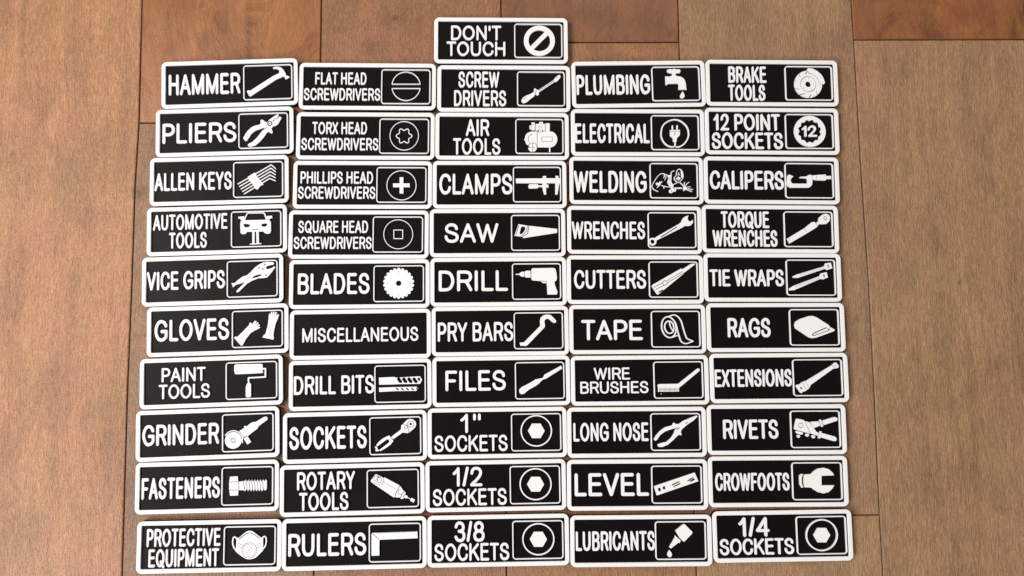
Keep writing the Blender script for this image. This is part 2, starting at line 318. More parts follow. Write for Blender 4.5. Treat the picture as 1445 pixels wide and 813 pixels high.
 '+s 0.40 29.15,0.24 29.07,1.30 28.86,2.35 28.52,3.36 28.05,4.32 27.47,5.21 26.79,6.01 26.01,6.71 25.14,7.30 24.21,7.77 23.23,8.11 22.22,8.32 21.19,8.38 20.17,8.31 19.16,8.09 18.19,7.74 17.27,7.26 16.42,6.67 15.65,5.96 14.99,5.15 14.43,4.26 13.99,3.30 13.67,2.28 13.48,1.23 13.43,0.17 13.51,-0.89 13.72,-1.94 14.07,-2.95 14.53,-3.90 15.11,-4.79 15.80,-5.58 16.58,-6.28 17.44,-6.87 18.37,-7.33 19.34,-7.67 20.35,-7.88 21.38,-7.94 22.40,-7.87 23.40,-7.66 24.37,-7.31 25.29,-6.84 26.14,-6.24 26.90,-5.54 27.57,-4.74 28.13,-3.84 28.58,-2.88 28.90,-1.87 29.09,-0.82 29.15,0.24|+s 0.47 25.58,0.15 25.42,0.60 25.01,0.98 24.50,1.26 24.05,1.46 23.78,1.70 23.72,2.05 23.76,2.55 23.78,3.15 23.66,3.70 23.35,4.07 22.89,4.15 22.37,3.98 21.89,3.65 21.50,3.36 21.18,3.24 20.85,3.36 20.45,3.65 19.96,3.97 19.44,4.14 18.99,4.05 18.68,3.68 18.57,3.12 18.61,2.53 18.67,2.03 18.61,1.68 18.34,1.43 17.90,1.23 17.40,0.95 17.00,0.57 16.85,0.11 17.01,-0.35 17.42,-0.73 17.93,-1.00 18.37,-1.20 18.64,-1.44 18.71,-1.79 18.67,-2.29 18.65,-2.88 18.77,-3.43 19.08,-3.80 19.54,-3.89 20.05,-3.71 20.53,-3.39 20.93,-3.10 21.25,-2.98 21.57,-3.09 21.97,-3.38 22.46,-3.70 22.98,-3.87 23.43,-3.78 23.74,-3.41 23.85,-2.86 23.81,-2.27 23.76,-1.77 23.82,-1.42 24.08,-1.18 24.52,-0.97 25.03,-0.69 25.43,-0.31 25.58,0.15'),
'PHILLIPS':((-73.86,95.42,-0.0086,76.96),[('PHILLIPS HEAD', -34.13, 5.67, 0.58, 7.53), ('SCREWDRIVERS', -35.29, 7.01, -7.96, -0.97)],
 '+s 0.43 29.33,-0.24 29.25,0.84 29.04,1.91 28.69,2.94 28.22,3.91 27.63,4.81 26.92,5.62 26.12,6.34 25.24,6.94 24.29,7.42 23.29,7.76 22.25,7.97 21.20,8.04 20.15,7.96 19.12,7.75 18.13,7.40 17.19,6.92 16.32,6.32 15.54,5.59 14.85,4.78 14.28,3.87 13.83,2.90 13.50,1.87 13.32,0.81 13.26,-0.27 13.34,-1.35 13.56,-2.41 13.91,-3.44 14.39,-4.40 14.98,-5.30 15.68,-6.11 16.48,-6.83 17.36,-7.42 18.30,-7.90 19.30,-8.24 20.34,-8.45 21.38,-8.52 22.43,-8.44 23.46,-8.24 24.45,-7.89 25.39,-7.41 26.25,-6.81 27.04,-6.09 27.72,-5.28 28.30,-4.38 28.75,-3.41 29.08,-2.38 29.27,-1.32 29.33,-0.24|+p 20.24,4.26 22.25,4.26 22.29,0.78 25.73,0.79 25.75,-1.28 22.31,-1.29 22.35,-4.83 20.34,-4.84 20.30,-1.29 16.71,-1.30 16.69,0.77 20.28,0.78'),
'SQUARE':((-75.81,67.52,-0.0079,77.12),[('SQUARE HEAD', -32.93, 5.05, 0.81, 7.74), ('SCREWDRIVERS', -35.2, 7.1, -8.13, -1.23)],
 '+s 0.39 29.37,0.09 29.30,1.15 29.08,2.19 28.74,3.20 28.27,4.15 27.69,5.03 27.00,5.83 26.22,6.53 25.35,7.12 24.42,7.60 23.43,7.93 22.42,8.14 21.38,8.21 20.35,8.14 19.34,7.93 18.36,7.59 17.44,7.12 16.58,6.53 15.81,5.83 15.14,5.03 14.58,4.14 14.13,3.19 13.82,2.18 13.62,1.15 13.57,0.09 13.65,-0.97 13.87,-2.01 14.21,-3.01 14.68,-3.96 15.26,-4.84 15.95,-5.64 16.73,-6.34 17.60,-6.92 18.53,-7.39 19.51,-7.73 20.52,-7.94 21.55,-8.00 22.58,-7.94 23.59,-7.73 24.57,-7.39 25.49,-6.92 26.34,-6.34 27.11,-5.64 27.79,-4.84 28.35,-3.96 28.80,-3.01 29.12,-2.01 29.32,-0.97 29.37,0.09|+s 0.43 19.02,2.50 23.86,2.50 23.91,-2.32 19.08,-2.32 19.02,2.50'),
'BLADES':((-75.17,40.07,-0.0004,76.86),[('BLADES', -33.42, 5.46, -5.51, 6.09)],
 '+p 29.55,0.84 29.39,1.93 28.33,1.92 28.68,2.59 29.01,3.21 28.55,4.20 27.54,3.89 27.68,4.64 27.83,5.33 27.11,6.15 26.23,5.57 26.16,6.32 26.11,7.03 25.20,7.62 24.52,6.81 24.24,7.52 23.99,8.18 22.96,8.48 22.54,7.51 22.07,8.11 21.65,8.67 20.58,8.68 20.45,7.61 19.84,8.06 19.28,8.48 18.25,8.17 18.42,7.12 17.71,7.37 17.06,7.62 16.16,7.03 16.62,6.05 15.87,6.10 15.18,6.15 14.49,5.33 15.20,4.52 14.47,4.35 13.80,4.20 13.36,3.21 14.26,2.63 13.62,2.26 13.01,1.93 12.88,0.85 13.89,0.55 13.37,0.01 12.89,-0.49 13.06,-1.57 14.11,-1.56 13.77,-2.23 13.45,-2.85 13.91,-3.84 14.91,-3.53 14.77,-4.27 14.63,-4.96 15.34,-5.78 16.22,-5.20 16.29,-5.95 16.34,-6.65 17.25,-7.24 17.92,-6.43 18.20,-7.13 18.45,-7.79 19.48,-8.10 19.90,-7.13 20.36,-7.73 20.78,-8.29 21.85,-8.29 21.98,-7.24 22.59,-7.68 23.15,-8.10 24.17,-7.79 24.01,-6.74 24.71,-6.99 25.36,-7.24 26.26,-6.66 25.80,-5.69 26.55,-5.73 27.24,-5.78 27.93,-4.96 27.23,-4.16 27.95,-3.99 28.63,-3.84 29.07,-2.85 28.17,-2.28 28.81,-1.90 29.42,-1.57 29.56,-0.49 28.55,-0.19 29.07,0.35|-c 21.22,0.18 1.46|-c 21.05,6.52 0.25|-c 14.91,0.38 0.25|-c 27.38,0.27 0.25|-c 21.16,-6.15 0.25'),
'MISC':((-74.45,12.54,0.0047,76.70),[('MISCELLANEOUS', -31.38, 31.29, -4.16, 3.7)],
 ''),
'BITS':((-74.33,-14.75,0.0090,77.11),[('DRILL BITS', -35.4, 7.43, -4.9, 5.2)],
 '+p 9.98,3.50 18.10,3.71 19.07,3.31 31.91,3.80 33.01,1.82 31.87,-0.26 19.79,-0.16 18.08,-0.27 10.11,-0.25|+p 9.96,-1.90 18.44,-1.78 29.99,-1.80 30.88,-2.79 29.83,-3.97 18.80,-3.89 10.10,-4.15|-p 19.36,2.56 20.11,3.44 21.01,3.42 22.56,1.14 21.96,0.25 20.69,0.58|-p 22.12,2.50 22.87,3.39 23.77,3.37 25.32,1.08 24.72,0.19 23.45,0.52|-p 24.88,2.44 25.63,3.33 26.53,3.31 28.08,1.02 27.47,0.13 26.21,0.46|-p 27.64,2.38 28.39,3.27 29.29,3.25 30.84,0.96 30.23,0.07 28.97,0.40|-p 30.40,2.33 31.01,3.22 31.75,3.12 32.19,1.84 31.58,0.95|-s 0.52 19.33,-2.40 20.22,-3.24|-s 0.52 22.02,-2.45 22.90,-3.30|-s 0.52 24.70,-2.51 25.59,-3.36|-s 0.52 27.38,-2.57 28.27,-3.41|-s 0.52 30.06,-2.62 30.95,-3.47'),
'SOCKETS':((-76.92,-42.59,0.0118,77.36),[('SOCKETS', -34.73, 6.14, -6.23, 5.96)],
 '+p 19.03,-0.67 23.99,3.02 24.42,3.98 24.51,5.23 25.13,5.97 26.25,7.00 27.79,8.36 29.32,8.82 30.98,8.28 32.08,7.14 32.34,5.73 31.91,4.35 30.65,3.13 28.55,1.51 27.58,1.26 26.20,1.49 25.09,1.60 20.08,-1.89|+p 18.02,0.19 20.21,-2.81 18.67,-4.63 16.45,-6.24 13.40,-7.96 12.71,-7.39 17.85,-3.64 18.13,-2.54 17.59,-1.83 16.76,-1.81 11.62,-5.48 11.15,-4.86 12.32,-3.22 14.27,-1.61 16.21,-0.54|+p 10.43,-5.67 10.93,-5.35 11.61,-5.98 11.61,-6.53 12.71,-7.67 12.02,-8.07 10.77,-7.89 10.87,-6.51|-c 29.46,6.03 1.80|+c 29.46,6.03 1.55|-c 29.46,6.03 0.66|-t 0.22 25.13,6.05 26.24,6.03 27.34,5.30 28.03,4.31 28.43,3.04 28.36,1.65|-c 26.95,4.25 1.00|+c 27.00,4.25 0.75|-s 0.22 18.84,-0.61 20.07,-2.03'),
'ROTARY':((-78.14,-70.40,0.0103,77.26),[('ROTARY', -29.09, 1.39, 0.1, 9.75), ('TOOLS', -28.01, -2.03, -10.64, -1.11)],
 '+p 12.11,7.58 12.66,7.65 16.37,5.63 16.93,5.89 25.03,1.37 25.44,0.73 26.80,-1.36 28.03,-2.44 27.47,-3.44 29.11,-4.44 28.69,-5.53 27.32,-4.94 26.49,-5.61 25.34,-5.44 24.98,-4.83 21.54,-4.58 10.03,3.51 9.76,4.42|-s 0.25 25.03,1.29 23.63,-0.87 22.80,-2.64 22.37,-4.54|-s 0.17 16.77,3.28 22.67,-0.30|-s 0.22 25.29,-0.50 24.18,-1.16 23.90,-2.39 24.86,-3.10 25.96,-3.40 26.93,-1.92|-s 0.22 26.93,-1.92 25.68,-4.08 25.12,-5.16|-s 0.22 27.33,-3.44 26.63,-4.65|-t 0.19 10.85,3.71 13.33,2.27 15.25,2.50 16.36,3.84 16.51,4.94 16.24,5.63|-t 0.19 11.14,5.35 11.83,6.57 12.94,6.95 15.00,5.66 15.26,4.42 14.57,3.34 12.92,3.65 11.27,4.79|-s 0.39 13.48,6.25 14.17,5.68|-s 0.19 12.24,5.32 13.61,4.19|-s 0.19 13.20,5.71 13.06,3.93|+p 27.88,-3.53 29.20,-4.44 28.69,-5.47 27.27,-4.72|+s 0.36 29.11,-4.99 30.48,-5.85|+p 31.04,-5.17 32.90,-6.32 32.11,-7.75 30.28,-6.53|-s 0.19 27.39,-3.44 26.83,-4.52'),
'RULERS':((-76.81,-98.57,0.0060,76.75),[('RULERS', -34.73, 6.25, -6.2, 5.64)],
 '+p 9.02,4.68 9.42,5.22 33.12,5.48 33.26,2.03 13.55,1.69 13.07,1.07 13.07,-6.49 9.03,-6.48|-s 0.24 9.58,4.90 13.23,1.61|-s 0.14 11.80,5.48 11.80,4.85|-s 0.14 12.44,5.49 12.44,4.86|-s 0.14 13.08,5.49 13.07,4.86|-s 0.14 13.71,5.50 13.71,4.87|-s 0.14 14.35,5.51 14.35,4.88|-s 0.14 14.98,5.52 14.98,4.89|-s 0.14 15.62,5.52 15.62,4.89|-s 0.14 16.25,5.53 16.25,4.90|-s 0.14 16.89,5.54 16.89,4.91|-s 0.14 17.53,5.54 17.52,4.91|-s 0.14 18.16,5.55 18.16,4.92|-s 0.14 18.80,5.56 18.80,4.93|-s 0.14 19.43,5.56 19.43,4.94|-s 0.14 20.07,5.57 20.07,4.94|-s 0.14 20.71,5.58 20.70,4.95|-s 0.14 21.34,5.58 21.34,4.96|-s 0.14 21.98,5.59 21.98,4.97|-s 0.14 22.61,5.60 22.61,4.98|-s 0.14 23.25,5.61 23.25,4.98|-s 0.14 23.89,5.61 23.89,4.99|-s 0.14 24.52,5.62 24.52,5.00|-s 0.14 25.16,5.63 25.16,5.01|-s 0.14 25.80,5.63 25.79,5.01|-s 0.14 26.43,5.64 26.43,5.02|-s 0.14 27.07,5.65 27.07,5.03|-s 0.14 27.71,5.66 27.70,5.04|-s 0.14 28.34,5.66 28.34,5.04|-s 0.14 28.98,5.67 28.98,5.05|-s 0.14 29.62,5.68 29.61,5.06|-s 0.14 30.25,5.69 30.25,5.06|-s 0.14 30.89,5.70 30.89,5.07|-s 0.14 31.53,5.70 31.52,5.08|-s 0.14 32.16,5.71 32.16,5.08'),
'DONT':((3.84,178.24,-0.0072,75.94),[("DON'T", -28.5, 0.24, 0.17, 8.79), ('TOUCH', -31.06, 2.45, -9.12, -0.61)],
 '+c 21.85,0.03 8.90|-c 21.85,0.03 6.15|+s 2.67 17.65,-4.22 26.07,4.44'),
'SCREW':((5.17,150.13,-0.0085,75.15),[('SCREW', -26.07, -2.59, 0.54, 9.89), ('DRIVERS', -28.49, 1.36, -10.22, -0.99)],
 '+p 9.96,-6.88 10.71,-5.36 12.59,-4.06 15.21,-3.06 17.09,-1.92 17.32,-0.01 17.85,0.22 18.82,-0.54 19.72,-0.84 28.39,4.99 29.53,6.67 31.04,7.90 32.17,8.06 32.54,7.14 31.77,5.77 30.26,4.23 29.13,4.08 20.46,-1.75 19.86,-2.28 20.08,-3.27 19.33,-3.80 17.83,-3.28 17.08,-4.57 15.20,-5.87 13.32,-7.62 11.60,-8.39 10.48,-8.01|-s 0.26 20.09,-1.14 29.14,4.84|-s 0.26 18.59,-1.15 17.84,-2.29 18.21,-3.28|-s 0.22 12.96,-4.97 10.71,-6.12|-s 0.22 29.52,6.14 31.03,7.29'),
'AIR':((3.94,122.65,-0.0089,74.97),[('AIR', -20.76, -7.35, 0.05, 9.74), ('TOOLS', -28.0, -1.02, -10.67, -1.18)],
 '+q 13.08,-1.80 13.23,0.30 14.49,1.85 16.17,2.56 17.84,2.71 27.33,2.75 29.56,2.05 30.95,0.37 31.43,-1.73 30.91,-3.84 29.51,-5.52 27.27,-6.23 20.58,-6.25 16.13,-6.13 14.18,-4.74 13.35,-3.34|+c 13.03,-1.72 0.50|+p 16.75,7.91 18.65,7.92 18.74,3.56 16.73,3.55|+p 15.62,6.07 16.41,6.36 16.51,3.97 15.67,4.25|+p 19.12,7.07 21.16,7.14 21.22,8.26 23.23,8.27 23.31,7.15 24.46,7.15 24.49,3.30 19.10,3.28|+p 24.85,7.52 26.95,7.53 27.22,7.11 27.11,2.89 24.82,2.88|-s 0.14 16.80,6.84 18.64,6.85|-s 0.11 21.22,7.22 23.23,7.23|-s 0.17 20.51,5.73 23.11,5.74|-s 0.17 20.50,4.77 22.88,4.78|-p 20.30,3.70 23.15,3.71 23.14,2.31 20.29,2.30|+p 20.86,3.37 22.73,3.37 22.72,2.64 20.85,2.64|-s 0.20 19.93,2.63 19.97,-6.17|-s 0.20 22.57,-0.36 28.57,-0.34 28.55,-3.00 22.55,-3.03 22.57,-0.36|-t 0.22 17.28,1.16 15.88,0.60 14.90,-0.81 14.89,-2.49 15.44,-3.47|-c 17.29,-6.40 2.79|+c 17.29,-6.40 2.51|-s 0.22 17.31,-3.89 17.28,-9.06|-s 0.17 14.87,-6.41 19.75,-6.40|+s 0.78 27.10,-6.04 27.09,-8.67|-s 0.14 26.72,-5.76 27.50,-5.75|-p 16.13,-6.41 13.34,-6.42 13.35,-4.18 14.74,-5.01'),
'CLAMPS':((2.28,95.06,-0.0052,74.66),[('CLAMPS', -34.36, 7.25, -5.6, 6.24)],
 '+p 9.21,3.38 24.42,3.44 24.66,4.70 26.37,4.85 26.51,3.51 31.89,3.50 31.90,4.92 33.39,4.84 33.60,3.50 34.27,3.43 34.39,0.82 33.78,-0.14 32.82,-5.70 31.63,-5.70 31.70,0.75 26.71,0.76 26.77,-0.43 27.22,-0.13 27.82,0.02 27.66,-1.02 27.80,-1.91 27.20,-1.77 26.46,-1.47 26.29,-3.10 26.41,-5.69 25.30,-5.69 24.58,-3.10 24.37,-1.47 22.36,-1.39 21.23,-2.20 16.76,-2.27 16.25,-1.01 16.78,0.10 21.26,0.25 22.37,-0.57 24.23,-0.50 24.39,0.69 9.34,0.78'),
'SAW':((0.89,67.83,-0.0039,75.26),[('SAW', -29.8, 0.44, -5.48, 5.49)],
 '+p 11.71,4.83 15.89,4.08 17.73,3.85 33.45,2.03 33.28,-0.10 14.36,-2.96 14.00,-2.22 9.38,-1.62 9.98,0.06|-p 13.32,3.50 15.15,3.49 15.66,2.61 15.13,1.00 13.65,-0.68 12.40,-0.90 12.26,0.06|-s 0.26 11.85,4.09 10.20,-1.04|-s 0.29 17.58,3.78 16.81,-0.33 14.00,-2.22|-s 0.26 16.70,3.78 16.09,0.77 13.27,-1.78'),
'DRILL':((1.13,40.61,-0.0012,75.08),[('DRILL', -33.47, 5.28, -5.14, 6.42)],
 '+s 0.59 9.85,4.00 12.05,4.05|+p 11.69,4.49 12.80,5.35 14.41,5.41 14.38,2.66 12.77,2.81 11.75,3.55|+p 14.70,5.34 15.37,5.91 17.79,5.97 18.03,2.19 15.54,2.21 14.74,2.65|+p 18.38,6.54 19.05,7.27 30.79,7.40 31.89,6.88 32.44,4.84 32.69,1.93 32.37,0.49 31.19,-0.37 31.59,-2.41 32.79,-5.67 32.77,-6.76 32.25,-7.33 27.28,-7.29 27.12,-3.09 26.85,-1.06 24.80,-0.90 23.57,0.19 21.16,0.43 18.97,0.59 18.39,1.32|-s 0.22 23.87,0.26 26.65,-0.05 26.93,-1.07'),
'PRY':((1.82,13.45,-0.0001,75.11),[('PRY BARS', -34.73, 7.22, -5.59, 5.03)],
 '+p 10.68,-6.51 13.16,-6.24 22.29,2.68 22.10,5.06 22.58,7.13 23.88,8.31 25.93,8.81 28.03,8.49 29.52,7.21 31.15,5.34 30.98,4.38 29.84,4.09 28.35,5.14 27.24,6.34 25.89,6.50 24.83,5.92 24.51,4.66 24.93,2.81 24.54,1.70 15.01,-7.80 14.26,-8.24 11.11,-8.13'),
'FILES':((2.15,-13.76,0.0025,75.02),[('FILES', -30.92, 2.48, -5.1, 6.05)],
 '+p 9.72,-5.47 10.04,-4.38 11.40,-3.30 15.92,-1.18 18.94,0.61 20.81,0.94 23.07,1.43 23.85,3.10 33.16,7.88 33.59,6.85 33.88,6.40 24.56,0.89 23.43,0.69 22.07,-0.17 20.77,-1.61 18.88,-2.90 15.11,-4.81 12.46,-6.96 10.97,-7.30 10.01,-6.56'),
'ONE':((-0.29,-41.50,0.0013,75.35),[('1"', -20.21, -8.63, 0.13, 10.41), ('SOCKETS', -34.4, 5.58, -9.81, -1.0)],
 '+s 0.68 29.64,0.61 29.56,1.89 29.28,3.13 28.80,4.32 28.13,5.42 27.30,6.40 26.32,7.24 25.21,7.92 24.01,8.43 22.75,8.75 21.44,8.86 20.13,8.78 18.85,8.50 17.64,8.03 16.51,7.38 15.51,6.56 14.64,5.60 13.95,4.52 13.43,3.35 13.11,2.12 12.99,0.85 13.07,-0.42 13.36,-1.66 13.85,-2.84 14.51,-3.94 15.34,-4.92 16.32,-5.76 17.43,-6.43 18.62,-6.94 19.88,-7.25 21.19,-7.37 22.49,-7.29 23.76,-7.01 24.98,-6.54 26.10,-5.90 27.11,-5.09 27.97,-4.13 28.67,-3.06 29.19,-1.89 29.52,-0.66 29.64,0.61|+p 25.90,0.67 23.67,4.58 19.08,4.64 16.73,0.80 18.96,-3.10 23.54,-3.17'),
'HALF':((-1.36,-69.45,0.0034,75.57),[('1/2', -23.35, -7.2, -0.22, 10.07), ('SOCKETS', -34.18, 5.87, -10.26, -1.34)],
 '+s 0.68 29.95,0.16 29.87,1.44 29.59,2.69 29.10,3.88 28.43,4.99 27.60,5.98 26.60,6.83 25.49,7.52 24.28,8.04 23.01,8.36 21.69,8.48 20.37,8.40 19.08,8.13 17.85,7.66 16.72,7.00 15.70,6.19 14.83,5.22 14.12,4.15 13.60,2.97 13.28,1.73 13.15,0.46 13.24,-0.82 13.52,-2.07 14.01,-3.26 14.68,-4.36 15.51,-5.35 16.51,-6.19 17.61,-6.88 18.82,-7.39 20.09,-7.71 21.40,-7.84 22.72,-7.76 24.00,-7.49 25.23,-7.02 26.36,-6.37 27.38,-5.56 28.25,-4.60 28.96,-3.53 29.49,-2.35 29.82,-1.12 29.95,0.16|+p 26.16,0.23 23.92,4.15 19.30,4.23 16.93,0.39 19.17,-3.53 23.78,-3.61'),
'THREE8':((-0.27,-98.23,0.0008,75.66),[('3/8', -23.7, -7.39, -0.51, 10.21), ('SOCKETS', -34.39, 5.78, -10.32, -1.18)],
 '+s 0.69 29.88,0.13 29.80,1.40 29.51,2.64 29.03,3.82 28.36,4.92 27.52,5.90 26.53,6.74 25.42,7.42 24.21,7.93 22.94,8.25 21.63,8.37 20.32,8.29 19.03,8.01 17.81,7.55 16.68,6.90 15.67,6.09 14.80,5.14 14.10,4.07 13.59,2.90 13.26,1.67 13.14,0.41 13.23,-0.85 13.52,-2.09 14.00,-3.27 14.67,-4.36 15.51,-5.34 16.50,-6.18 17.61,-6.85 18.81,-7.36 20.08,-7.68 21.38,-7.80 22.69,-7.72 23.97,-7.44 25.19,-6.98 26.32,-6.34 27.33,-5.53 28.20,-4.59 28.90,-3.52 29.42,-2.36 29.75,-1.13 29.88,0.13|+p 26.13,0.19 23.88,4.11 19.25,4.18 16.88,0.35 19.14,-3.56 23.76,-3.63'),
'PLUMBING':((81.63,152.50,0.0078,76.05),[('PLUMBING', -35.42, 6.47, -5.95, 5.7)],
 '+p 16.50,7.96 17.42,8.49 19.66,8.39 20.42,8.69 21.53,8.37 23.77,8.27 24.11,7.34 23.70,6.27 22.19,6.14 21.21,5.84 21.17,4.92 22.12,4.30 23.98,4.13 25.59,3.11 26.50,1.57 26.93,-0.73 26.93,-2.64 27.26,-3.56 22.93,-3.51 22.58,-2.97 22.90,-0.68 22.33,0.09 16.35,-0.07 16.17,-0.68 15.35,-0.60 15.39,4.37 16.14,4.21 18.15,4.19 19.38,4.94 19.42,6.01 17.49,6.34 16.61,6.97|+p 24.83,-4.52 25.67,-6.06 25.92,-7.20 25.43,-8.27 24.37,-8.56 23.50,-8.09 23.39,-7.02 23.96,-5.81'),
'ELECTRICAL':((80.44,124.38,-0.0078,75.57),[('ELECTRICAL', -35.88, 6.7, -6.11, 5.18)],
 '+t 0.75 21.01,-4.46 21.11,-6.57 20.70,-7.85 18.83,-8.23 15.88,-6.89 13.85,-4.11 13.18,-0.72 14.25,3.82 16.92,6.25 20.69,7.47 24.41,6.72 27.71,3.86 28.89,0.46 28.51,-2.94 26.33,-6.33 23.68,-8.07 21.66,-8.23|+s 0.75 19.78,3.83 19.73,1.42|+s 0.75 22.48,3.99 22.42,1.58|+p 18.31,1.41 23.99,1.58 23.92,-1.29 23.07,-2.35 22.08,-3.10 21.88,-5.22 20.02,-5.22 19.92,-3.11 18.82,-2.36 18.32,-1.31|-s 0.22 18.37,0.73 23.90,0.90|-p 21.43,0.67 20.49,-0.85 21.09,-0.84 20.69,-1.90 21.70,-0.54 21.17,-0.54'),
'WELDING':((78.94,96.85,-0.0111,75.31),[('WELDING', -35.6, 5.74, -6.95, 5.47)],
 '+t 0.39 14.99,4.08 13.59,3.80 11.89,2.25 10.18,-0.26 8.80,-2.77 9.00,-4.16 10.09,-5.27 12.02,-6.15|+t 0.42 14.99,4.14 16.37,3.62 18.03,2.98 19.70,2.99|+t 0.36 15.95,3.53 15.93,2.55 15.50,1.71|+t 0.36 16.77,2.98 16.67,1.72 16.09,0.46|+p 17.75,2.98 19.84,3.27 19.94,1.18 19.63,-0.22 20.16,-1.60 20.98,-2.44 20.67,-3.83 19.29,-3.56 18.20,-2.17 17.54,-0.78 17.83,0.19 18.26,0.61 18.15,2.01|-s 0.25 18.78,1.73 19.08,-0.22|-s 0.25 18.50,-1.06 19.32,-2.17|-s 0.22 19.40,2.01 19.52,0.90|+t 0.47 19.83,2.85 19.72,4.25 20.30,5.23 21.42,5.65|+t 0.36 14.30,-2.75 16.24,-3.29 19.56,-3.69|+s 0.42 15.54,-3.30 15.52,-4.27|+s 0.39 20.98,-2.16 22.67,-1.31|+p 10.85,-1.51 11.55,-1.09 12.52,-1.50 13.09,-0.52 13.64,-0.80 14.63,-0.29 14.62,-0.80 13.77,-1.36 13.53,-2.47 11.78,-4.01 11.51,-3.73 12.50,-2.75 11.95,-2.34 10.97,-2.82 11.40,-2.06|+t 0.42 23.09,5.66 24.23,6.64 25.61,6.09 26.41,4.28 26.50,2.33 26.20,1.21 23.65,-1.03 21.47,1.33 22.48,2.86 22.93,4.54 23.09,5.66|+p 25.33,5.95 26.41,4.28 26.50,2.05 25.52,1.76 25.56,3.72|-s 0.39 23.64,5.38 23.19,3.70|+s 0.36 24.19,4.69 23.74,3.43 24.71,3.29|-s 0.33 25.08,4.83 25.04,3.16|+p 23.81,2.45 25.17,1.34 23.81,0.03 22.50,1.33|-s 0.25 23.00,1.19 23.68,0.36|+c 19.52,-5.92 1.17|-c 19.66,-5.78 0.33|+c 21.34,-5.21 1.11|-c 21.43,-4.66 0.33|+c 20.11,-4.25 0.61|+s 0.81 21.78,-4.24 25.39,-4.22|-s 0.25 22.62,-3.54 22.89,-4.24|-s 0.25 23.99,-4.65 25.38,-4.92|+c 27.39,-4.35 1.06|+t 0.39 27.39,-4.21 26.26,-2.41 24.90,-1.16|+s 0.42 27.20,-4.22 27.27,-0.88|+t 0.39 27.76,-3.80 28.50,-1.84 29.91,-0.86|+s 0.36 27.62,-3.94 30.69,-3.36|+s 0.39 27.61,-4.35 31.91,-4.94|+s 0.39 27.32,-4.77 29.81,-5.45 31.33,-6.14|+s 0.36 27.33,-4.63 26.69,-5.69'),
'WRENCHES':((77.10,68.87,-0.0118,75.17),[('WRENCHES', -35.57, 5.96, -5.23, 4.76)],
 '+p 24.92,3.32 26.43,4.44 27.44,6.66 28.95,7.77 30.74,8.30 30.20,7.04 30.39,5.56 31.26,4.83 32.39,5.20 33.22,5.94 33.11,4.10 31.96,2.76 30.47,2.39 28.61,2.45 27.11,1.49 12.52,-5.71 11.65,-4.83 11.81,-4.09|+c 10.07,-6.52 2.22|-c 10.07,-6.52 1.19|+p 11.43,-4.46 13.30,-3.72 13.64,-5.19 12.15,-5.93|-s 0.37 14.77,-3.93 24.15,1.85'),
'CUTTERS':((76.81,41.12,-0.0077,75.87),[('CUTTERS', -34.09, 6.01, -5.14, 5.38)],
 '+p 8.99,-3.69 9.74,-2.82 25.27,5.90 26.15,6.04 26.14,5.53 31.20,8.67 33.55,8.88 33.39,8.37 27.42,3.85 27.26,3.42 16.24,-5.37 12.54,-8.33 11.81,-8.04|-s 0.22 10.07,-4.41 15.60,-1.52|-s 0.22 17.66,-0.65 26.56,4.58|-s 0.22 10.99,-5.72 15.93,-3.04|-s 0.22 17.41,-2.10 27.42,3.85|-c 16.40,-1.88 1.38|+c 16.40,-1.88 1.09|-p 12.42,-7.03 14.78,-5.58 15.51,-5.58 15.35,-6.16 13.14,-7.47'),
'TAPE':((77.38,13.63,-0.0059,75.37),[('TAPE', -31.42, 2.8, -5.95, 5.3)],
 '+s 0.70 21.48,1.06 21.34,2.06 21.08,3.03 20.72,3.94 20.25,4.77 19.70,5.48 19.08,6.06 18.41,6.48 17.71,6.75 17.00,6.84 16.31,6.75 15.65,6.49 15.04,6.07 14.51,5.50 14.07,4.79 13.73,3.97 13.50,3.06 13.39,2.09 13.41,1.09 13.55,0.09 13.81,-0.87 14.17,-1.78 14.64,-2.61 15.19,-3.32 15.81,-3.89 16.48,-4.32 17.18,-4.58 17.89,-4.67 18.58,-4.59 19.24,-4.33 19.84,-3.91 20.37,-3.34 20.82,-2.64 21.16,-1.82 21.38,-0.91 21.49,0.06 21.48,1.06|+s 0.70 20.25,1.03 20.16,1.70 19.98,2.34 19.70,2.92 19.35,3.44 18.94,3.86 18.47,4.18 17.98,4.37 17.47,4.44 16.97,4.38 16.50,4.19 16.07,3.88 15.71,3.45 15.42,2.94 15.22,2.36 15.11,1.72 15.11,1.06 15.19,0.40 15.38,-0.24 15.66,-0.83 16.01,-1.34 16.42,-1.77 16.89,-2.08 17.38,-2.28 17.88,-2.35 18.38,-2.28 18.85,-2.09 19.28,-1.78 19.64,-1.36 19.93,-0.85 20.13,-0.26 20.24,0.37 20.25,1.03|+t 0.64 16.70,6.61 18.77,7.46 20.54,7.80 21.99,7.31 23.42,6.00 24.54,3.98 25.60,-0.05 26.95,-4.37 27.80,-5.38 30.68,-6.68|+t 0.64 30.68,-6.74 27.14,-7.95 25.40,-7.66 23.97,-6.51 23.16,-4.06 22.36,-1.19 21.30,3.13 19.89,5.15 18.17,6.60|+t 0.53 17.81,4.15 18.06,2.28 18.89,0.26 19.74,-0.75|+s 0.58 19.35,-4.48 21.12,-3.77 23.03,-3.43'),
'WIRE':((77.90,-14.22,-0.0022,75.64),[('WIRE', -25.4, -5.4, 0.42, 7.08), ('BRUSHES', -32.98, 4.58, -7.04, -0.41)],
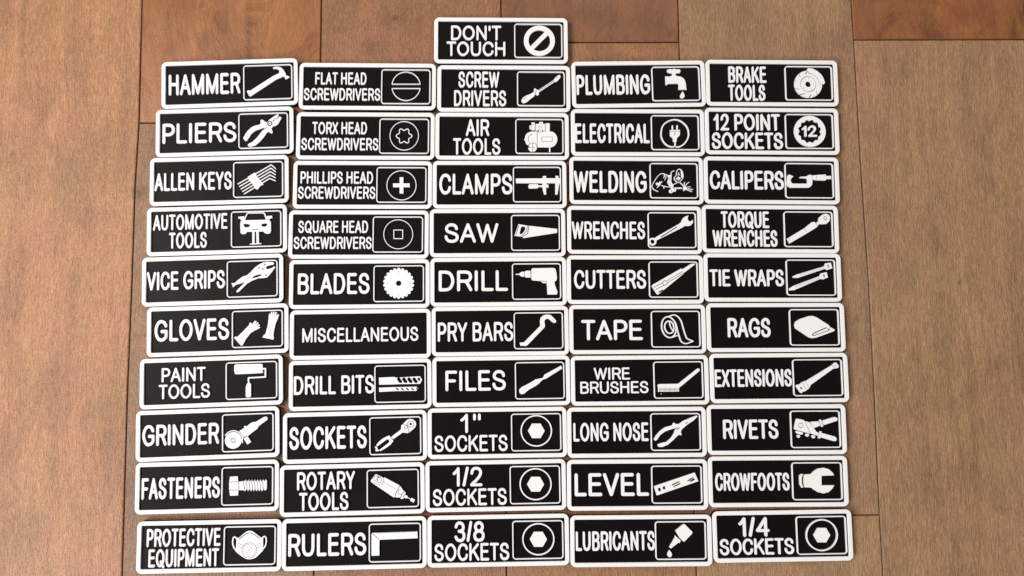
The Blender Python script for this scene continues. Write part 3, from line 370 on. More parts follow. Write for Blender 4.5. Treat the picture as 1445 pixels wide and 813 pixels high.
 '+p 9.62,-2.93 10.25,-2.18 20.82,-2.13 21.84,-1.54 31.73,5.95 32.66,6.17 33.26,5.41 32.84,4.65 22.55,-3.43 21.37,-4.18 21.31,-6.29 9.91,-6.33 9.97,-4.07|-s 0.18 10.58,-4.22 10.52,-6.41|-s 0.18 11.28,-4.23 11.22,-6.42|-s 0.18 11.97,-4.24 11.91,-6.43|-s 0.18 12.66,-4.24 12.60,-6.43|-s 0.18 13.35,-4.25 13.29,-6.44|-s 0.18 14.05,-4.26 13.99,-6.45|-s 0.18 14.74,-4.26 14.68,-6.45|-s 0.18 15.43,-4.27 15.37,-6.46|-s 0.18 16.13,-4.28 16.07,-6.47|-s 0.18 16.82,-4.28 16.76,-6.47|-s 0.18 17.51,-4.29 17.45,-6.48|-s 0.18 18.21,-4.30 18.14,-6.49|-s 0.18 18.90,-4.30 18.84,-6.49|-s 0.18 19.60,-4.31 19.53,-6.50|-s 0.18 20.29,-4.32 20.22,-6.51|-s 0.18 20.98,-4.32 20.92,-6.51|-s 0.15 10.25,-5.05 21.04,-5.08|+c 11.49,-7.48 0.19'),
'LONG':((75.49,-42.17,-0.0060,75.79),[('LONG NOSE', -34.78, 6.38, -4.82, 5.24)],
 '+p 9.12,-3.80 10.31,-1.94 12.67,0.65 15.39,2.50 19.24,3.45 20.03,4.72 20.80,4.86 21.17,4.18 23.08,4.17 25.43,5.80 29.30,7.43 33.02,8.75 33.39,8.15 31.18,6.14 27.67,3.91 24.54,1.32 23.89,-0.17 24.47,-1.30 24.08,-1.82 22.78,-1.51 21.77,-2.40 19.81,-4.25 16.69,-6.84 13.61,-8.01 11.70,-7.92 11.04,-6.79 12.51,-6.06 15.96,-5.34 18.69,-3.12 20.28,-0.52 21.10,1.34 23.05,2.67 21.12,2.09 18.42,1.36 15.33,0.26 12.61,-1.59 10.80,-4.19 9.87,-4.70|-p 21.32,1.04 22.41,1.93 23.81,2.67 23.49,1.92 22.39,1.18|-s 0.31 26.77,4.45 28.09,5.19'),
'LEVEL':((75.07,-70.17,-0.0082,76.26),[('LEVEL', -33.99, 6.14, -5.91, 6.27)],
 '+p 8.82,-0.85 31.06,6.28 32.91,1.71 10.35,-5.64|-p 10.76,-1.98 12.24,-1.43 12.77,-3.27 11.37,-3.74|-p 13.47,-1.20 14.29,-0.65 15.02,-1.05 15.16,-2.25 14.33,-2.72 13.68,-2.48|-s 0.49 18.80,-0.12 22.51,1.53|-s 0.49 19.60,-1.00 23.06,0.49|-p 26.53,1.91 29.77,3.97 30.67,3.80 30.00,3.17 27.67,1.74|-p 27.67,1.58 29.50,2.85 30.99,3.64 31.20,2.36 29.14,1.41'),
'LUBRICANTS':((76.27,-99.61,-0.0080,76.17),[('LUBRICANTS', -35.15, 7.36, -5.09, 5.11)],
 '+p 18.45,5.17 22.77,8.46 23.58,8.45 27.55,4.47 27.53,3.68 23.36,-0.38 22.79,-0.62 20.96,0.97|+p 18.23,2.57 21.26,-0.05 20.41,-1.38 18.04,1.23|-s 0.32 18.96,2.56 21.43,0.42|+p 17.87,1.23 20.10,-0.99 15.80,-4.10 15.00,-3.46|+p 14.97,-5.03 15.92,-6.06 16.38,-7.24 15.87,-8.42 14.73,-8.64 13.93,-7.85 13.96,-6.60'),
'BRAKE':((157.87,152.85,-0.0097,75.72),[('BRAKE', -24.99, -3.12, 0.11, 9.71), ('TOOLS', -25.29, -4.08, -10.43, -1.03)],
 '+c 20.85,-0.59 7.98|-s 0.34 19.30,5.28 20.64,7.16|-s 0.28 16.20,5.41 16.13,3.68|-s 0.23 13.52,1.66 14.86,-0.05|-s 0.25 13.21,-2.93 15.72,-3.63|-s 0.34 15.88,-6.77 18.73,-6.04|-s 0.34 21.03,-8.45 22.37,-6.59|-s 0.25 25.61,-4.57 25.52,-6.71|-s 0.23 26.83,-0.84 28.04,-2.26|-c 20.85,-0.53 4.63|+c 20.85,-0.53 4.32|-c 20.80,-0.59 1.64|-c 21.26,2.71 0.28|-c 18.09,0.97 0.28|-c 24.04,0.00 0.28|-c 18.56,-2.89 0.28|-c 22.41,-3.44 0.28|-p 20.73,9.46 20.87,5.87 23.39,5.16 25.31,3.74 26.65,1.74 27.28,0.02 28.52,-0.83 30.78,-0.82 31.20,9.53|+p 20.69,8.45 21.27,8.89 23.53,8.67 26.30,7.19 28.48,5.20 29.80,2.91 30.49,0.33 29.95,-0.48 28.82,-0.48 27.71,0.17 27.08,2.03 25.61,4.17 23.41,5.60 21.46,6.30 20.79,7.45'),
'TWELVE':((156.70,124.78,-0.0107,76.27),[('12 POINT', -33.11, 4.69, 0.34, 9.96), ('SOCKETS', -34.34, 5.97, -10.38, -0.8)],
 '+c 21.50,0.05 9.02|-p 28.13,1.89 27.63,2.47 26.93,2.87 26.63,3.43 26.68,4.27 26.47,5.02 25.75,5.26 24.92,5.24 24.38,5.55 24.01,6.29 23.46,6.81 22.70,6.64 21.97,6.20 21.34,6.19 20.65,6.63 19.90,6.79 19.31,6.26 18.88,5.52 18.32,5.20 17.49,5.21 16.75,4.96 16.49,4.21 16.47,3.37 16.14,2.81 15.40,2.40 14.86,1.81 14.99,1.05 15.40,0.33 15.37,-0.31 14.92,-1.03 14.73,-1.79 15.23,-2.37 15.93,-2.77 16.23,-3.33 16.18,-4.17 16.39,-4.91 17.11,-5.15 17.94,-5.13 18.48,-5.44 18.85,-6.17 19.40,-6.69 20.16,-6.53 20.88,-6.09 21.51,-6.08 22.20,-6.52 22.95,-6.67 23.54,-6.15 23.96,-5.41 24.52,-5.09 25.35,-5.10 26.09,-4.86 26.36,-4.11 26.38,-3.27 26.71,-2.71 27.45,-2.31 27.99,-1.72 27.86,-0.96 27.46,-0.24 27.48,0.40 27.94,1.12|+s 1.12 17.60,1.39 19.14,2.76 18.94,-2.54|+t 1.12 20.87,1.03 21.36,2.17 22.65,2.94 24.13,2.56 24.45,1.28 23.51,-0.09 21.19,-2.38|+s 1.12 21.18,-2.53 25.06,-2.51'),
'CALIPERS':((155.21,96.46,-0.0136,76.56),[('CALIPERS', -34.69, 6.87, -5.29, 5.46)],
 '+p 8.85,2.27 9.40,3.25 10.50,3.26 11.08,2.81 12.10,2.52 11.94,1.92 11.19,1.54 10.55,0.04 10.95,-1.23 11.82,-1.82 19.56,-1.77 20.18,-1.02 20.03,1.23 15.98,1.50 16.00,2.10 20.07,2.43 20.46,3.11 22.17,3.34 22.67,2.90 25.27,3.22 30.45,3.56 30.86,2.66 33.53,2.83 33.61,1.03 30.80,1.01 30.33,0.18 25.53,0.22 22.96,0.65 22.72,-2.12 21.72,-3.40 20.59,-4.00 10.27,-4.08 8.83,-3.19 8.35,-1.85|-s 0.18 22.67,2.75 22.82,0.65|-s 0.18 25.42,3.22 25.31,0.22'),
'TORQUE':((153.33,68.80,-0.0136,76.85),[('TORQUE', -27.38, -0.54, 0.56, 9.95), ('WRENCHES', -32.27, 3.74, -10.0, -0.58)],
 '+p 9.12,-5.35 19.02,0.62 23.16,3.97 24.63,4.13 25.34,3.61 26.56,3.03 25.87,3.99 26.83,4.37 27.28,6.59 29.54,8.46 31.38,8.85 33.04,8.11 33.50,6.48 33.07,4.77 31.17,3.06 28.61,2.89 27.52,3.26 26.53,2.14 25.62,1.03 20.39,-2.19 11.46,-7.40 10.35,-8.07|-s 0.22 18.88,0.61 20.26,-1.59|-s 0.26 25.34,3.61 26.53,1.99|-c 30.78,6.32 1.02|+c 30.78,6.32 0.66|-s 0.18 10.90,-6.81 9.94,-4.98'),
'TIE':((153.41,41.56,-0.0105,76.87),[('TIE WRAPS', -34.86, 6.18, -4.94, 4.54)],
 '+p 11.13,0.60 13.35,1.70 28.79,6.33 29.58,7.95 32.51,8.39 33.26,5.24 30.16,4.29 29.47,5.02 14.01,-0.13 11.47,-0.13|-p 30.50,7.22 31.38,7.44 31.68,5.75 30.72,5.46|+p 8.86,-6.26 10.94,-4.80 26.03,0.84 26.81,2.30 29.97,3.04 30.58,0.12 27.78,-0.98 26.70,-0.62 11.59,-6.99 9.05,-7.21|-p 27.88,1.72 28.91,1.94 29.29,0.48 28.26,0.19|-s 0.16 14.91,2.05 15.25,0.79|-s 0.16 15.49,2.23 15.83,0.97|-s 0.16 16.08,2.40 16.41,1.15|-s 0.16 16.66,2.59 16.99,1.33|-s 0.16 17.24,2.76 17.58,1.51|-s 0.16 17.82,2.94 18.16,1.68|-s 0.16 18.40,3.12 18.74,1.86|-s 0.16 18.98,3.29 19.32,2.03|-s 0.16 19.57,3.47 19.90,2.21|-s 0.16 20.15,3.65 20.48,2.40|-s 0.16 20.73,3.83 21.07,2.57|-s 0.16 21.31,4.01 21.65,2.75|-s 0.16 21.89,4.18 22.23,2.92|-s 0.16 22.47,4.36 22.81,3.10|-s 0.16 23.06,4.54 23.39,3.28|-s 0.16 23.64,4.72 23.97,3.46|-s 0.16 24.22,4.90 24.56,3.64|-s 0.16 24.80,5.07 25.14,3.82|-s 0.16 25.39,5.25 25.72,3.99|-s 0.16 25.97,5.43 26.30,4.17|-s 0.16 26.56,5.60 26.89,4.35|-s 0.16 27.14,5.79 27.47,4.53|-s 0.16 27.72,5.97 28.06,4.71|-s 0.16 28.30,6.14 28.64,4.88|-s 0.16 12.44,-4.66 12.87,-5.89|-s 0.16 13.01,-4.44 13.44,-5.67|-s 0.16 13.57,-4.22 14.00,-5.45|-s 0.16 14.14,-4.00 14.57,-5.23|-s 0.16 14.71,-3.78 15.14,-5.01|-s 0.16 15.27,-3.56 15.71,-4.79|-s 0.16 15.84,-3.35 16.27,-4.57|-s 0.16 16.41,-3.13 16.84,-4.35|-s 0.16 16.98,-2.91 17.41,-4.13|-s 0.16 17.55,-2.69 17.97,-3.91|-s 0.16 18.11,-2.47 18.54,-3.69|-s 0.16 18.68,-2.25 19.11,-3.47|-s 0.16 19.25,-2.03 19.67,-3.25|-s 0.16 19.81,-1.81 20.24,-3.03|-s 0.16 20.38,-1.59 20.81,-2.81|-s 0.16 20.95,-1.37 21.38,-2.59|-s 0.16 21.52,-1.15 21.95,-2.37|-s 0.16 22.08,-0.93 22.52,-2.15|-s 0.16 22.65,-0.71 23.08,-1.93|-s 0.16 23.22,-0.49 23.65,-1.71|-s 0.16 23.79,-0.27 24.22,-1.49|-s 0.16 24.36,-0.05 24.79,-1.27|-s 0.16 24.93,0.17 25.35,-1.05|-s 0.16 25.50,0.39 25.92,-0.83'),
'RAGS':((153.98,13.86,-0.0070,76.84),[('RAGS', -26.51, -2.98, -5.47, 5.33)],
 '+p 10.27,1.24 10.84,3.04 13.07,4.48 18.19,6.13 20.37,6.27 22.50,5.54 29.19,1.18 29.66,0.24 32.33,-1.36 32.16,-2.08 22.04,-5.65 19.86,-6.00 18.07,-5.63 10.70,-0.56|-p 19.59,-3.84 20.71,-2.98 27.70,0.10 28.62,-0.41 28.89,-0.84 29.31,-0.99 29.65,0.09 30.21,-0.27 29.56,-1.85 21.00,-4.71 19.91,-4.70|+p 20.31,-3.84 27.67,-0.62 28.60,-0.84 28.70,-1.71 20.80,-4.28'),
'EXT':((154.61,-13.83,-0.0033,76.47),[('EXTENSIONS', -35.46, 6.93, -4.74, 4.88)],
 '+p 8.82,-4.44 9.85,-3.69 10.61,-3.85 12.60,-2.35 14.94,-1.61 29.18,6.64 30.78,8.00 31.72,8.15 33.17,6.23 32.58,5.24 31.41,4.95 29.86,4.73 17.14,-3.91 16.13,-5.80 13.92,-7.29 12.37,-7.66 12.03,-8.41 11.20,-8.03|-s 0.19 12.58,-2.73 14.57,-6.54|-s 0.19 14.00,-1.98 16.15,-5.42|-p 10.94,-5.22 11.87,-4.93 12.08,-5.38 12.84,-5.54 12.27,-6.29 11.51,-6.13|-s 0.19 29.33,6.64 31.02,4.95|-c 31.09,6.32 0.38'),
'RIVETS':((152.05,-41.70,-0.0074,76.36),[('RIVETS', -29.31, 0.81, -5.05, 5.43)],
 '+q 9.56,0.55 9.84,1.96 10.68,5.05 11.42,5.67 15.12,4.75 16.18,2.49 18.15,-2.03 16.86,-2.02 13.17,-1.02 10.33,-0.30|+p 15.54,4.41 17.95,3.74 18.51,3.18 21.62,-1.49 22.75,-1.92 22.53,-3.60 18.57,-2.31 17.78,-0.62|+p 18.60,4.02 23.00,4.20 23.92,2.02 20.71,0.83 20.00,1.20|+p 23.41,4.98 24.34,5.21 25.48,1.59 24.60,1.26|+p 25.03,4.55 31.00,6.36 32.31,6.49 33.43,5.92 33.54,5.07 32.94,4.42 25.94,2.29|+p 23.55,-1.16 24.50,-1.28 23.57,-4.93 22.48,-4.87|+p 24.55,-2.07 31.70,-4.08 32.52,-4.93 32.48,-5.91 31.74,-6.47 30.45,-6.32 24.08,-4.45|-c 13.24,2.16 1.38|+c 13.24,2.16 1.09|+q 10.45,-1.00 12.02,-1.15 14.00,-1.72 14.12,-2.29 13.38,-2.85 11.39,-2.41 10.56,-1.85|+c 11.71,-3.76 0.86|+c 16.53,-3.06 0.98|+c 19.88,-3.95 0.98|-p 15.44,-1.73 17.99,-2.31 17.99,-2.48 15.41,-2.44|-p 18.55,-2.88 21.10,-3.45 21.10,-3.59 18.53,-3.16|-s 0.26 15.35,4.75 18.28,-2.31'),
'CROW':((151.62,-69.50,-0.0081,76.18),[('CROWFOOTS', -34.29, 6.13, -4.91, 4.67)],
 '+p 11.60,2.79 12.30,3.75 13.46,3.90 12.79,1.58 12.70,-0.82 13.43,-3.23 12.60,-3.38 11.60,-1.62|+p 14.27,3.58 18.08,3.80 19.54,5.31 21.66,6.59 24.98,7.13 27.84,6.31 29.83,4.45 30.59,3.08 23.65,2.88 23.44,-2.25 30.37,-2.22 29.48,-3.73 27.33,-5.72 24.41,-6.50 21.15,-5.68 19.14,-4.46 17.95,-3.34 14.26,-3.15 13.79,-0.43|-s 0.33 13.68,3.18 13.16,0.38 13.69,-2.83'),
'QUARTER':((152.76,-98.29,0.0005,75.62),[('1/4', -23.82, -7.04, -0.21, 10.07), ('SOCKETS', -34.49, 5.91, -9.64, -1.07)],
 '+s 0.74 29.80,-0.05 29.76,1.22 29.52,2.45 29.07,3.63 28.44,4.73 27.63,5.70 26.67,6.54 25.57,7.23 24.37,7.73 23.10,8.04 21.79,8.17 20.46,8.08 19.16,7.81 17.92,7.35 16.75,6.70 15.71,5.89 14.81,4.94 14.06,3.87 13.50,2.71 13.13,1.48 12.96,0.22 13.01,-1.04 13.26,-2.27 13.70,-3.45 14.34,-4.54 15.15,-5.51 16.11,-6.35 17.20,-7.03 18.40,-7.53 19.66,-7.84 20.97,-7.96 22.29,-7.88 23.59,-7.61 24.83,-7.15 25.99,-6.51 27.03,-5.71 27.94,-4.76 28.69,-3.69 29.25,-2.53 29.62,-1.31 29.80,-0.05|+p 25.92,0.01 23.84,3.82 19.30,3.89 16.84,0.16 18.92,-3.64 23.46,-3.71'),
}
floor = mesh_obj('floor', [(-620, -420, -6), (620, -420, -6), (620, 480, -6), (-620, 480, -6)], [(0, 1, 2, 3)], DARK)
floor['kind'] = 'structure'
floor['label'] = 'brown hardwood plank floor under the labels'


def seam_line(i):
    """the seam as (x, y) points from bottom to top"""
    if 0 <= i < len(SEAMS):
        s = sorted(SEAMS[i], key=lambda p: p[1])
        return [(s[0][0], -420)] + s + [(s[-1][0], 480)]
    x = SEAMS[0][0][0] + 101.6 * i if i < 0 else SEAMS[-1][0][0] + 101.8 * (i - len(SEAMS) + 1)
    return [(x, -420), (x, 480)]


def x_at(line, y):
    for (x0, y0), (x1, y1) in zip(line, line[1:]):
        if y0 <= y <= y1:
            return x0 + (x1 - x0) * (y - y0) / (y1 - y0)
    return line[-1][0]


def plank(i, y0, y1, color, mat):
    L, R = seam_line(i - 1), seam_line(i)
    g = 0.25
    rnd = random.Random(i * 91 + int(y0))
    ys = sorted({y0, y1} | {y for _, y in L + R if y0 < y < y1})
    out = []
    for ins, z in ((g, -5.5), (g, -0.55), (g + .16, -0.18), (g + .55, 0.0)):
        loop = [(x_at(R, y) - ins, min(max(y, y0 + ins), y1 - ins), z) for y in ys]
        loop += [(x_at(L, y) + ins, min(max(y, y0 + ins), y1 - ins), z) for y in reversed(ys)]
        out.append(loop)
    n = len(out[0])
    verts = [v for l in out for v in l]
    faces = []
    for k in range(len(out) - 1):
        for a in range(n):
            b = (a + 1) % n
            faces.append((k * n + a, k * n + b, (k + 1) * n + b, (k + 1) * n + a))
    faces.append(tuple(range(3 * n, 4 * n)))
    o = mesh_obj('plank', verts, faces, mat, floor)
    o.location.z = -rnd.uniform(0.0, 0.00012)
    o.color = (*color, 1)
    return o


def lin(r, g, b):
    return tuple(((c / 255) / 12.92 if c < 10 else ((c / 255 + .055) / 1.055) ** 2.4) for c in (r, g, b))


PLANKS = [  # column, end joints from bottom to top, (colour, smooth) per plank
    (-2, [-420, -60, 480], [(lin(150, 116, 90), 0), (lin(140, 104, 78), 0)]),
    (-1, [-420, 250, 480], [(lin(150, 115, 88), 0), (lin(150, 108, 80), 0)]),
    (0, [-420, 300, 480], [(lin(164, 121, 90), 0), (lin(130, 96, 70), 0)]),
    (1, [-420, 132.5, 480], [(lin(138, 106, 82), 0), (lin(148, 99, 63), 1)]),
    (2, [-420, 310, 480], [(lin(140, 99, 71), 0), (lin(150, 112, 82), 1)]),
    (3, [-420, 178.7, 480], [(lin(144, 102, 70), 0), (lin(124, 82, 55), 1)]),
    (4, [-420, -88.9, 480], [(lin(154, 121, 90), 0), (lin(145, 113, 86), 0)]),
    (5, [-420, 179.9, 480], [(lin(150, 117, 88), 0), (lin(134, 86, 52), 1)]),
    (6, [-420, 20, 480], [(lin(140, 106, 82), 0), (lin(132, 92, 62), 1)]),
    (7, [-420, 140, 480], [(lin(144, 110, 84), 0), (lin(138, 104, 78), 0)]),
]
for ci, joints, looks in PLANKS:
    for (a, b), (c, sm) in zip(zip(joints, joints[1:]), looks):
        plank(ci, a, b, c, WOOD_SMOOTH if sm else WOOD)

# ------------------------------------------------------------------ 2D shapes for raised letters and symbols


def catmull(p, closed, sub=5):
    n = len(p)
    if n < 3:
        return p
    out = []
    rng = range(n if closed else n - 1)
    for i in rng:
        if closed:
            a, b, c, d = p[(i - 1) % n], p[i], p[(i + 1) % n], p[(i + 2) % n]
        else:
            a, b, c, d = p[max(i - 1, 0)], p[i], p[i + 1], p[min(i + 2, n - 1)]
            if i == 0:
                a = (2 * b[0] - c[0], 2 * b[1] - c[1]) if p[0] != p[-1] else p[-2]
            if i == n - 2:
                d = (2 * c[0] - b[0], 2 * c[1] - b[1]) if p[0] != p[-1] else p[1]
        for k in range(sub):
            t = k / sub
            out.append(tuple(.5 * (2 * b[j] + (c[j] - a[j]) * t + (2 * a[j] - 5 * b[j] + 4 * c[j] - d[j]) * t * t
                                   + (3 * b[j] - a[j] - 3 * c[j] + d[j]) * t ** 3) for j in (0, 1)))
    if not closed:
        out.append(p[-1])
    return out


def circle(cx, cy, r, n=None):
    n = n or max(10, min(48, int(14 + r * 6)))
    return [(cx + r * math.cos(2 * math.pi * (k + .5) / n), cy + r * math.sin(2 * math.pi * (k + .5) / n)) for k in range(n)]


def stroke(p, w):
    """round ended stroke as a list of simple polygons"""
    q = [p[0]]
    for a in p[1:]:
        if math.dist(a, q[-1]) > 1e-4:
            q.append(a)
    p = q
    if len(p) < 2:
        return [circle(*p[0], w / 2, 12)]
    d = [Vector(b) - Vector(a) for a, b in zip(p, p[1:])]
    d = [v.normalized() for v in d]
    runs, cur = [], [0]
    for i in range(1, len(p) - 1):
        cur.append(i)
        if d[i - 1].angle(d[i]) > math.radians(35):
            runs.append(cur)
            cur = [i]
    cur.append(len(p) - 1)
    runs.append(cur)
    polys = []
    h = w / 2
    nc = 12 if w < 2.5 else 18
    for r in runs:
        off = []
        for k, i in enumerate(r):
            if k == 0:
                n = Vector((-d[i].y, d[i].x)) * h
            elif k == len(r) - 1:
                n = Vector((-d[i - 1].y, d[i - 1].x)) * h
            else:
                n = (Vector((-d[i].y, d[i].x)) + Vector((-d[i - 1].y, d[i - 1].x))).normalized()
                n *= h / max(.6, n.dot(Vector((-d[i].y, d[i].x))))
            off.append((Vector(p[i]) + n, Vector(p[i]) - n))
        for (a, b), (c, e) in zip(off, off[1:]):
            polys.append([tuple(b), tuple(e), tuple(c), tuple(a)])
        for i in (r[0], r[-1]):
            polys.append(circle(p[i][0], p[i][1], h, nc))
    return polys


def csg(ops):
    """ops: ordered list of (sign, [polygons]); the last shape over a spot decides.  returns points, triangles"""
    V, E, shapes = [], [], []
    for s, polys in ops:
        for pl in polys:
            n0, n = len(V), len(pl)
            V += [Vector(q) for q in pl]
            E += [(n0 + k, n0 + (k + 1) % n) for k in range(n)]
            xs, ys = [q[0] for q in pl], [q[1] for q in pl]
            shapes.append((s, min(xs), max(xs), min(ys), max(ys), list(zip(pl, pl[1:] + pl[:1]))))
    shapes.reverse()
    ov, _, of, _, _, _ = delaunay_2d_cdt(V, E, [], 0, 1e-4, False)
    tris = []
    for f in of:
        p, q, r = (ov[i] for i in f[:3])
        cr = (q - p).cross(r - p)
        if abs(cr) < 1e-9:
            continue
        x, y = (p.x + q.x + r.x) / 3, (p.y + q.y + r.y) / 3
        for s, x0, x1, y0, y1, ed in shapes:
            if x < x0 or x > x1 or y < y0 or y > y1:
                continue
            inside = False
            for (ax, ay), (bx, by) in ed:
                if (ay > y) != (by > y) and x < (bx - ax) * (y - ay) / (by - ay) + ax:
                    inside = not inside
            if inside:
                if s > 0:
                    tris.append(tuple(f) if cr > 0 else tuple(f[::-1]))
                break
    return ov, tris


def relief(name, ops, mat, parent, z0, z1, sx=1.0, flare=0.10, xform=None):
    """raise the 2D shape from z0 to z1 with a soft shoulder"""
    ov, tris = csg(ops)
    if xform:
        ov = [Vector(xform(v)) for v in ov]
    edges = {}
    for t in tris:
        for k in range(len(t)):
            edges[(t[k], t[(k + 1) % len(t)])] = 1
    bd = [e for e in edges if (e[1], e[0]) not in edges]
    nrm = {}
    for a, b in bd:
        v = ov[b] - ov[a]
        if v.length < 1e-9:
            continue
        n = Vector((v.y, -v.x)).normalized()
        for i in (a, b):
            nrm.setdefault(i, []).append(n)
    off = {}
    for i, l in nrm.items():
        s = Vector((0, 0))
        for n in l:
            s += n
        if s.length < 1e-3:
            off[i] = Vector((0, 0))
            continue
        s.normalize()
        off[i] = s / max(.7, s.dot(l[0]))
    used = sorted({i for t in tris for i in t})
    idx = {i: k for k, i in enumerate(used)}
    verts = [(ov[i].x * sx, ov[i].y, z1) for i in used]
    faces = [tuple(idx[i] for i in t) for t in tris]
    rings = []
    for fo, z in ((0.7, z1 - .35 * flare), (1.0, z1 - flare), (1.0, z0)):
        m = {}
        for i in off:
            m[i] = len(verts)
            verts.append(((ov[i].x + off[i].x * flare * fo) * sx, ov[i].y + off[i].y * flare * fo, z))
        rings.append(m)
    for a, b in bd:
        if a not in off or b not in off:
            continue
        prev = (idx[a], idx[b])
        for m in rings:
            cur = (m[a], m[b])
            faces.append((prev[0], cur[0], cur[1], prev[1]))
            prev = cur
    return mesh_obj(name, verts, faces, mat, parent)


def rrect(w, h, r, seg=7):
    out = []
    for cx, cy, a in ((w / 2 - r, h / 2 - r, 0), (-w / 2 + r, h / 2 - r, 90), (-w / 2 + r, -h / 2 + r, 180), (w / 2 - r, -h / 2 + r, 270)):
        for k in range(seg + 1):
            t = math.radians(a + 90 * k / seg)
            out.append((cx + r * math.cos(t), cy + r * math.sin(t)))
    return out


def loops(name, rings, mat, parent, cx=0.0, cap=False):
    """bridge rounded rectangles (w, h, r, z) one after the other"""
    verts, faces = [], []
    n = 32
    for w, h, r, z in rings:
        verts += [(x + cx, y, z) for x, y in rrect(w, h, max(r, .05))]
    for k in range(len(rings) - 1):
        for a in range(n):
            b = (a + 1) % n
            faces.append((k * n + a, k * n + b, (k + 1) * n + b, (k + 1) * n + a))
    if cap:
        faces.append(tuple(range((len(rings) - 1) * n, len(rings) * n)))
        faces.append(tuple(reversed(range(n))))
    return mesh_obj(name, verts, faces, mat, parent)


H = 27.0
ZP, ZT = 2.85, 3.85      # the black face and the white top


def parse(txt):
    ops = []
    for item in txt.split('|'):
        tk = item.split()
        s = 1 if tk[0][0] == '+' else -1
        kind = tk[0][1]
        if kind == 'c':
            x, y = map(float, tk[1].split(','))
            ops.append((s, [circle(x, y, float(tk[2]) + (-.05 if s > 0 else .06))]))
            continue
        if kind in 'st':
            w = float(tk[1])
            p = [tuple(map(float, q.split(','))) for q in tk[2:]]
            if kind == 't':
                p = catmull(p, False)
            w = w - .08 if s > 0 else w + min(.27, .5 * w + .03)
            ops.append((s, stroke(p, max(w, .12))))
        else:
            p = [tuple(map(float, q.split(','))) for q in tk[1:]]
            if kind == 'q':
                p = catmull(p, True)
            ops.append((s, [p]))
    return ops


def word(sign, txt, xl, xr, yb, yt, sx):
    cap = yt - yb
    adv, x = [], 0.0
    first = True
    for ch in txt:
        if ch == ' ':
            x += .32
            continue
        w, lb, rb, _ = GLYPHS[ch]
        if not first:
            x += lb
        adv.append((ch, x, w))
        x += w + rb
        first = False
        last = rb
    nat = (x - last) * cap
    k = (xr - xl) / nat
    ty = .154 * cap
    tx = ty * min(1.0, max(k, .5) ** .5)
    rat = tx / ty
    for j, (ch, gx, w) in enumerate(adv):
        _, _, _, strokes = GLYPHS[ch]
        ox = xl + gx * cap * k
        gw = w * cap * k
        ops = []
        for s in strokes:
            sm = s[0] == '~'
            p = [tuple(map(float, q.split(','))) for q in s.lstrip('~').split()]
            p = [((ox + tx / 2 + (gw - tx) * px) / rat, yb + ty / 2 + (cap - ty) * py) for px, py in p]
            if sm:
                p = catmull(p, False, 4)
            ops.append((1, stroke(p, ty - .23)))
        relief('letter', ops, WHITE, sign, ZP - .05, ZT - .02 - .015 * (j % 2), sx * rat, .10)


def make_sign(key, px, py, th, w, lines, icon):
    root = bpy.data.objects.new('tool_label', None)
    root.empty_display_size = .01
    col.objects.link(root)
    root.location = (px * MM, py * MM, 0.0)
    root.rotation_euler = (0, 0, th)
    root['label'] = LABELS[key]
    root['category'] = 'label plate'
    root['group'] = 'black and white tool labels laid out in columns on the floor'
    sx = w / 76.2
    loops('backing_plate', [(w - .5, H - .5, 2.75, 0.0), (w, H, 3.0, .25), (w, H, 3.0, ZP + .32), (w - .6, H - .6, 2.7, ZP + .32), (w - 1.2, H - 1.2, 2.4, ZP)], BLACK, root, cap=True)
    b = 2.25
    loops('border', [(w, H, 3.0, ZP + .32), (w, H, 3.0, ZT - .22), (w - .12, H - .12, 2.94, ZT - .08), (w - .44, H - .44, 2.8, ZT),
                     (w - 2 * b + .36, H - 2 * b + .36, .80, ZT), (w - 2 * b + .08, H - 2 * b + .08, .72, ZT - .08),
                     (w - 2 * b, H - 2 * b, .7, ZT - .2), (w - 2 * b, H - 2 * b, .7, ZP - .05)], WHITE, root)
    if icon:
        fw, fh, t = 27.5 * sx, 20.2, .64
        loops('icon_frame', [(fw, fh, 1.8, ZP - .05), (fw, fh, 1.8, ZT - .12), (fw - .16, fh - .16, 1.72, ZT - .02),
                             (fw - 2 * t + .16, fh - 2 * t + .16, 1.1, ZT - .02), (fw - 2 * t, fh - 2 * t, 1.02, ZT - .12),
                             (fw - 2 * t, fh - 2 * t, 1.02, ZP - .05)], WHITE, root, cx=21.25 * sx)
        relief('symbol', parse(icon), WHITE, root, ZP - .05, ZT - .03, sx, .035)
    for ln in lines:
        word(root, *ln, sx)
    return root


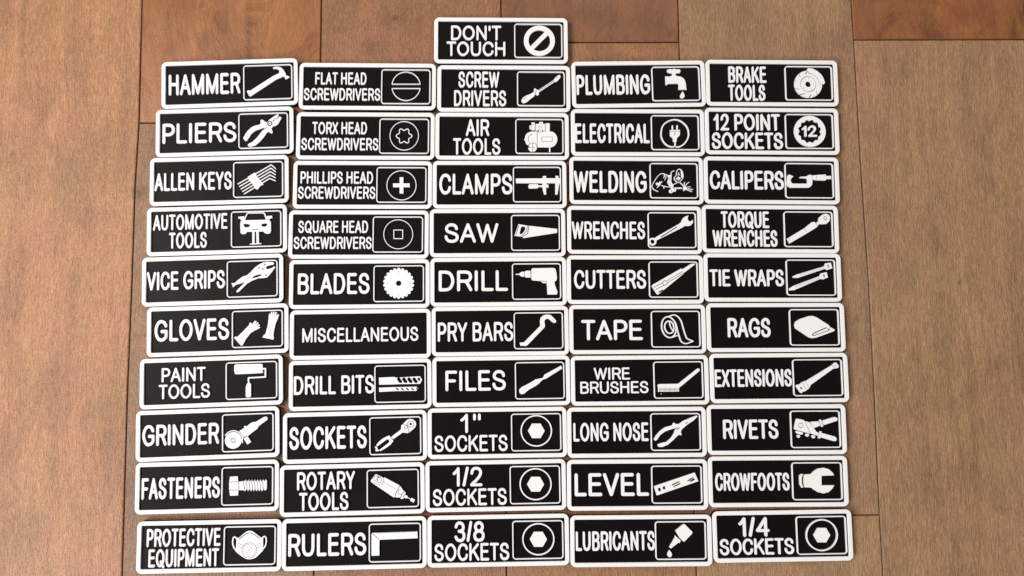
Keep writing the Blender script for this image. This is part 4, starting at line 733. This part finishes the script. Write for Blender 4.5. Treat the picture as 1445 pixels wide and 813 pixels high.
LABELS = {
    'HAMMER': 'black label plate with white HAMMER lettering and claw hammer symbol',
    'PLIERS': 'black label plate with white PLIERS lettering and open pliers symbol',
    'ALLEN': 'black label plate reading ALLEN KEYS with a fan of five bent keys',
    'AUTO': 'black label plate reading AUTOMOTIVE TOOLS with a car on a lift',
    'VICE': 'black label plate reading VICE GRIPS with locking pliers symbol',
    'GLOVES': 'black label plate reading GLOVES with two long gloves',
    'PAINT': 'black label plate reading PAINT TOOLS with paint roller symbol',
    'GRINDER': 'black label plate reading GRINDER with angle grinder symbol',
    'FASTENERS': 'black label plate reading FASTENERS with a threaded bolt',
    'PROTECTIVE': 'black label plate reading PROTECTIVE EQUIPMENT with face mask symbol, lower left corner',
    'FLAT': 'black label plate reading FLAT HEAD SCREWDRIVERS with slotted screw circle',
    'TORX': 'black screwdrivers label plate with a six lobed star outline inside a circle',
    'PHILLIPS': 'black screwdrivers label plate with a solid white cross inside a circle',
    'SQUARE': 'black label plate reading SQUARE HEAD SCREWDRIVERS with small square in circle',
    'BLADES': 'black label plate reading BLADES with toothed circular saw blade',
    'MISC': 'black label plate reading MISCELLANEOUS, the only one without a symbol',
    'BITS': 'black label plate reading DRILL BITS with two twist bits',
    'SOCKETS': 'black label plate reading only SOCKETS, with ratchet handle symbol',
    'ROTARY': 'black label plate reading ROTARY TOOLS with handheld rotary tool symbol',
    'RULERS': 'black label plate reading RULERS with carpenter square symbol',
    'DONT': "black label plate reading DON'T TOUCH with prohibition circle, alone above the rows",
    'SCREW': 'black label plate reading SCREW DRIVERS with a slanted screwdriver',
    'AIR': 'black label plate reading AIR TOOLS with air compressor symbol',
    'CLAMPS': 'black label plate reading CLAMPS with bar clamp symbol',
    'SAW': 'black label plate reading SAW with hand saw symbol',
    'DRILL': 'black label plate reading DRILL with pistol grip drill symbol',
    'PRY': 'black label plate reading PRY BARS with hooked crowbar symbol',
    'FILES': 'black label plate reading FILES with flat file symbol',
    'ONE': 'black label plate reading 1" SOCKETS, hexagon symbol, between FILES and 1/2 SOCKETS',
    'HALF': 'black label plate reading 1/2 SOCKETS, hexagon symbol, left of the LEVEL plate',
    'THREE8': 'black label plate reading 3/8 SOCKETS, hexagon symbol, bottom of the middle column',
    'PLUMBING': 'black label plate reading PLUMBING with dripping tap symbol',
    'ELECTRICAL': 'black label plate reading ELECTRICAL with power plug symbol',
    'WELDING': 'black label plate reading WELDING with masked welder and sparks',
    'WRENCHES': 'black label plate reading only WRENCHES, with combination wrench symbol',
    'CUTTERS': 'black label plate reading CUTTERS with utility knife symbol',
    'TAPE': 'black label plate reading TAPE with outlined roll of tape',
    'WIRE': 'black label plate reading WIRE BRUSHES with bristle brush symbol',
    'LONG': 'black label plate reading LONG NOSE with narrow jawed pliers',
    'LEVEL': 'black label plate reading LEVEL with tilted spirit level',
    'LUBRICANTS': 'black label plate reading LUBRICANTS with dripping oil bottle',
    'BRAKE': 'black label plate reading BRAKE TOOLS with brake disc and caliper',
    'TWELVE': 'black label plate reading 12 POINT SOCKETS with 12 inside a scalloped ring',
    'CALIPERS': 'black label plate reading CALIPERS with micrometer symbol',
    'TORQUE': 'black label plate reading TORQUE WRENCHES with slanted torque wrench',
    'TIE': 'black label plate reading TIE WRAPS with two cable ties',
    'RAGS': 'black label plate reading RAGS with folded cloth symbol',
    'EXT': 'black label plate reading EXTENSIONS with socket extension bar',
    'RIVETS': 'black label plate reading RIVETS with rivet gun symbol',
    'CROW': 'black label plate reading CROWFOOTS with open jaw wrench head',
    'QUARTER': 'black label plate reading 1/4 SOCKETS, lower right corner, hexagon in circle',
}

for key, ((px, py, th, w), lines, icon) in SIGNS.items():
    make_sign(key, px, py, th, w, lines, icon)
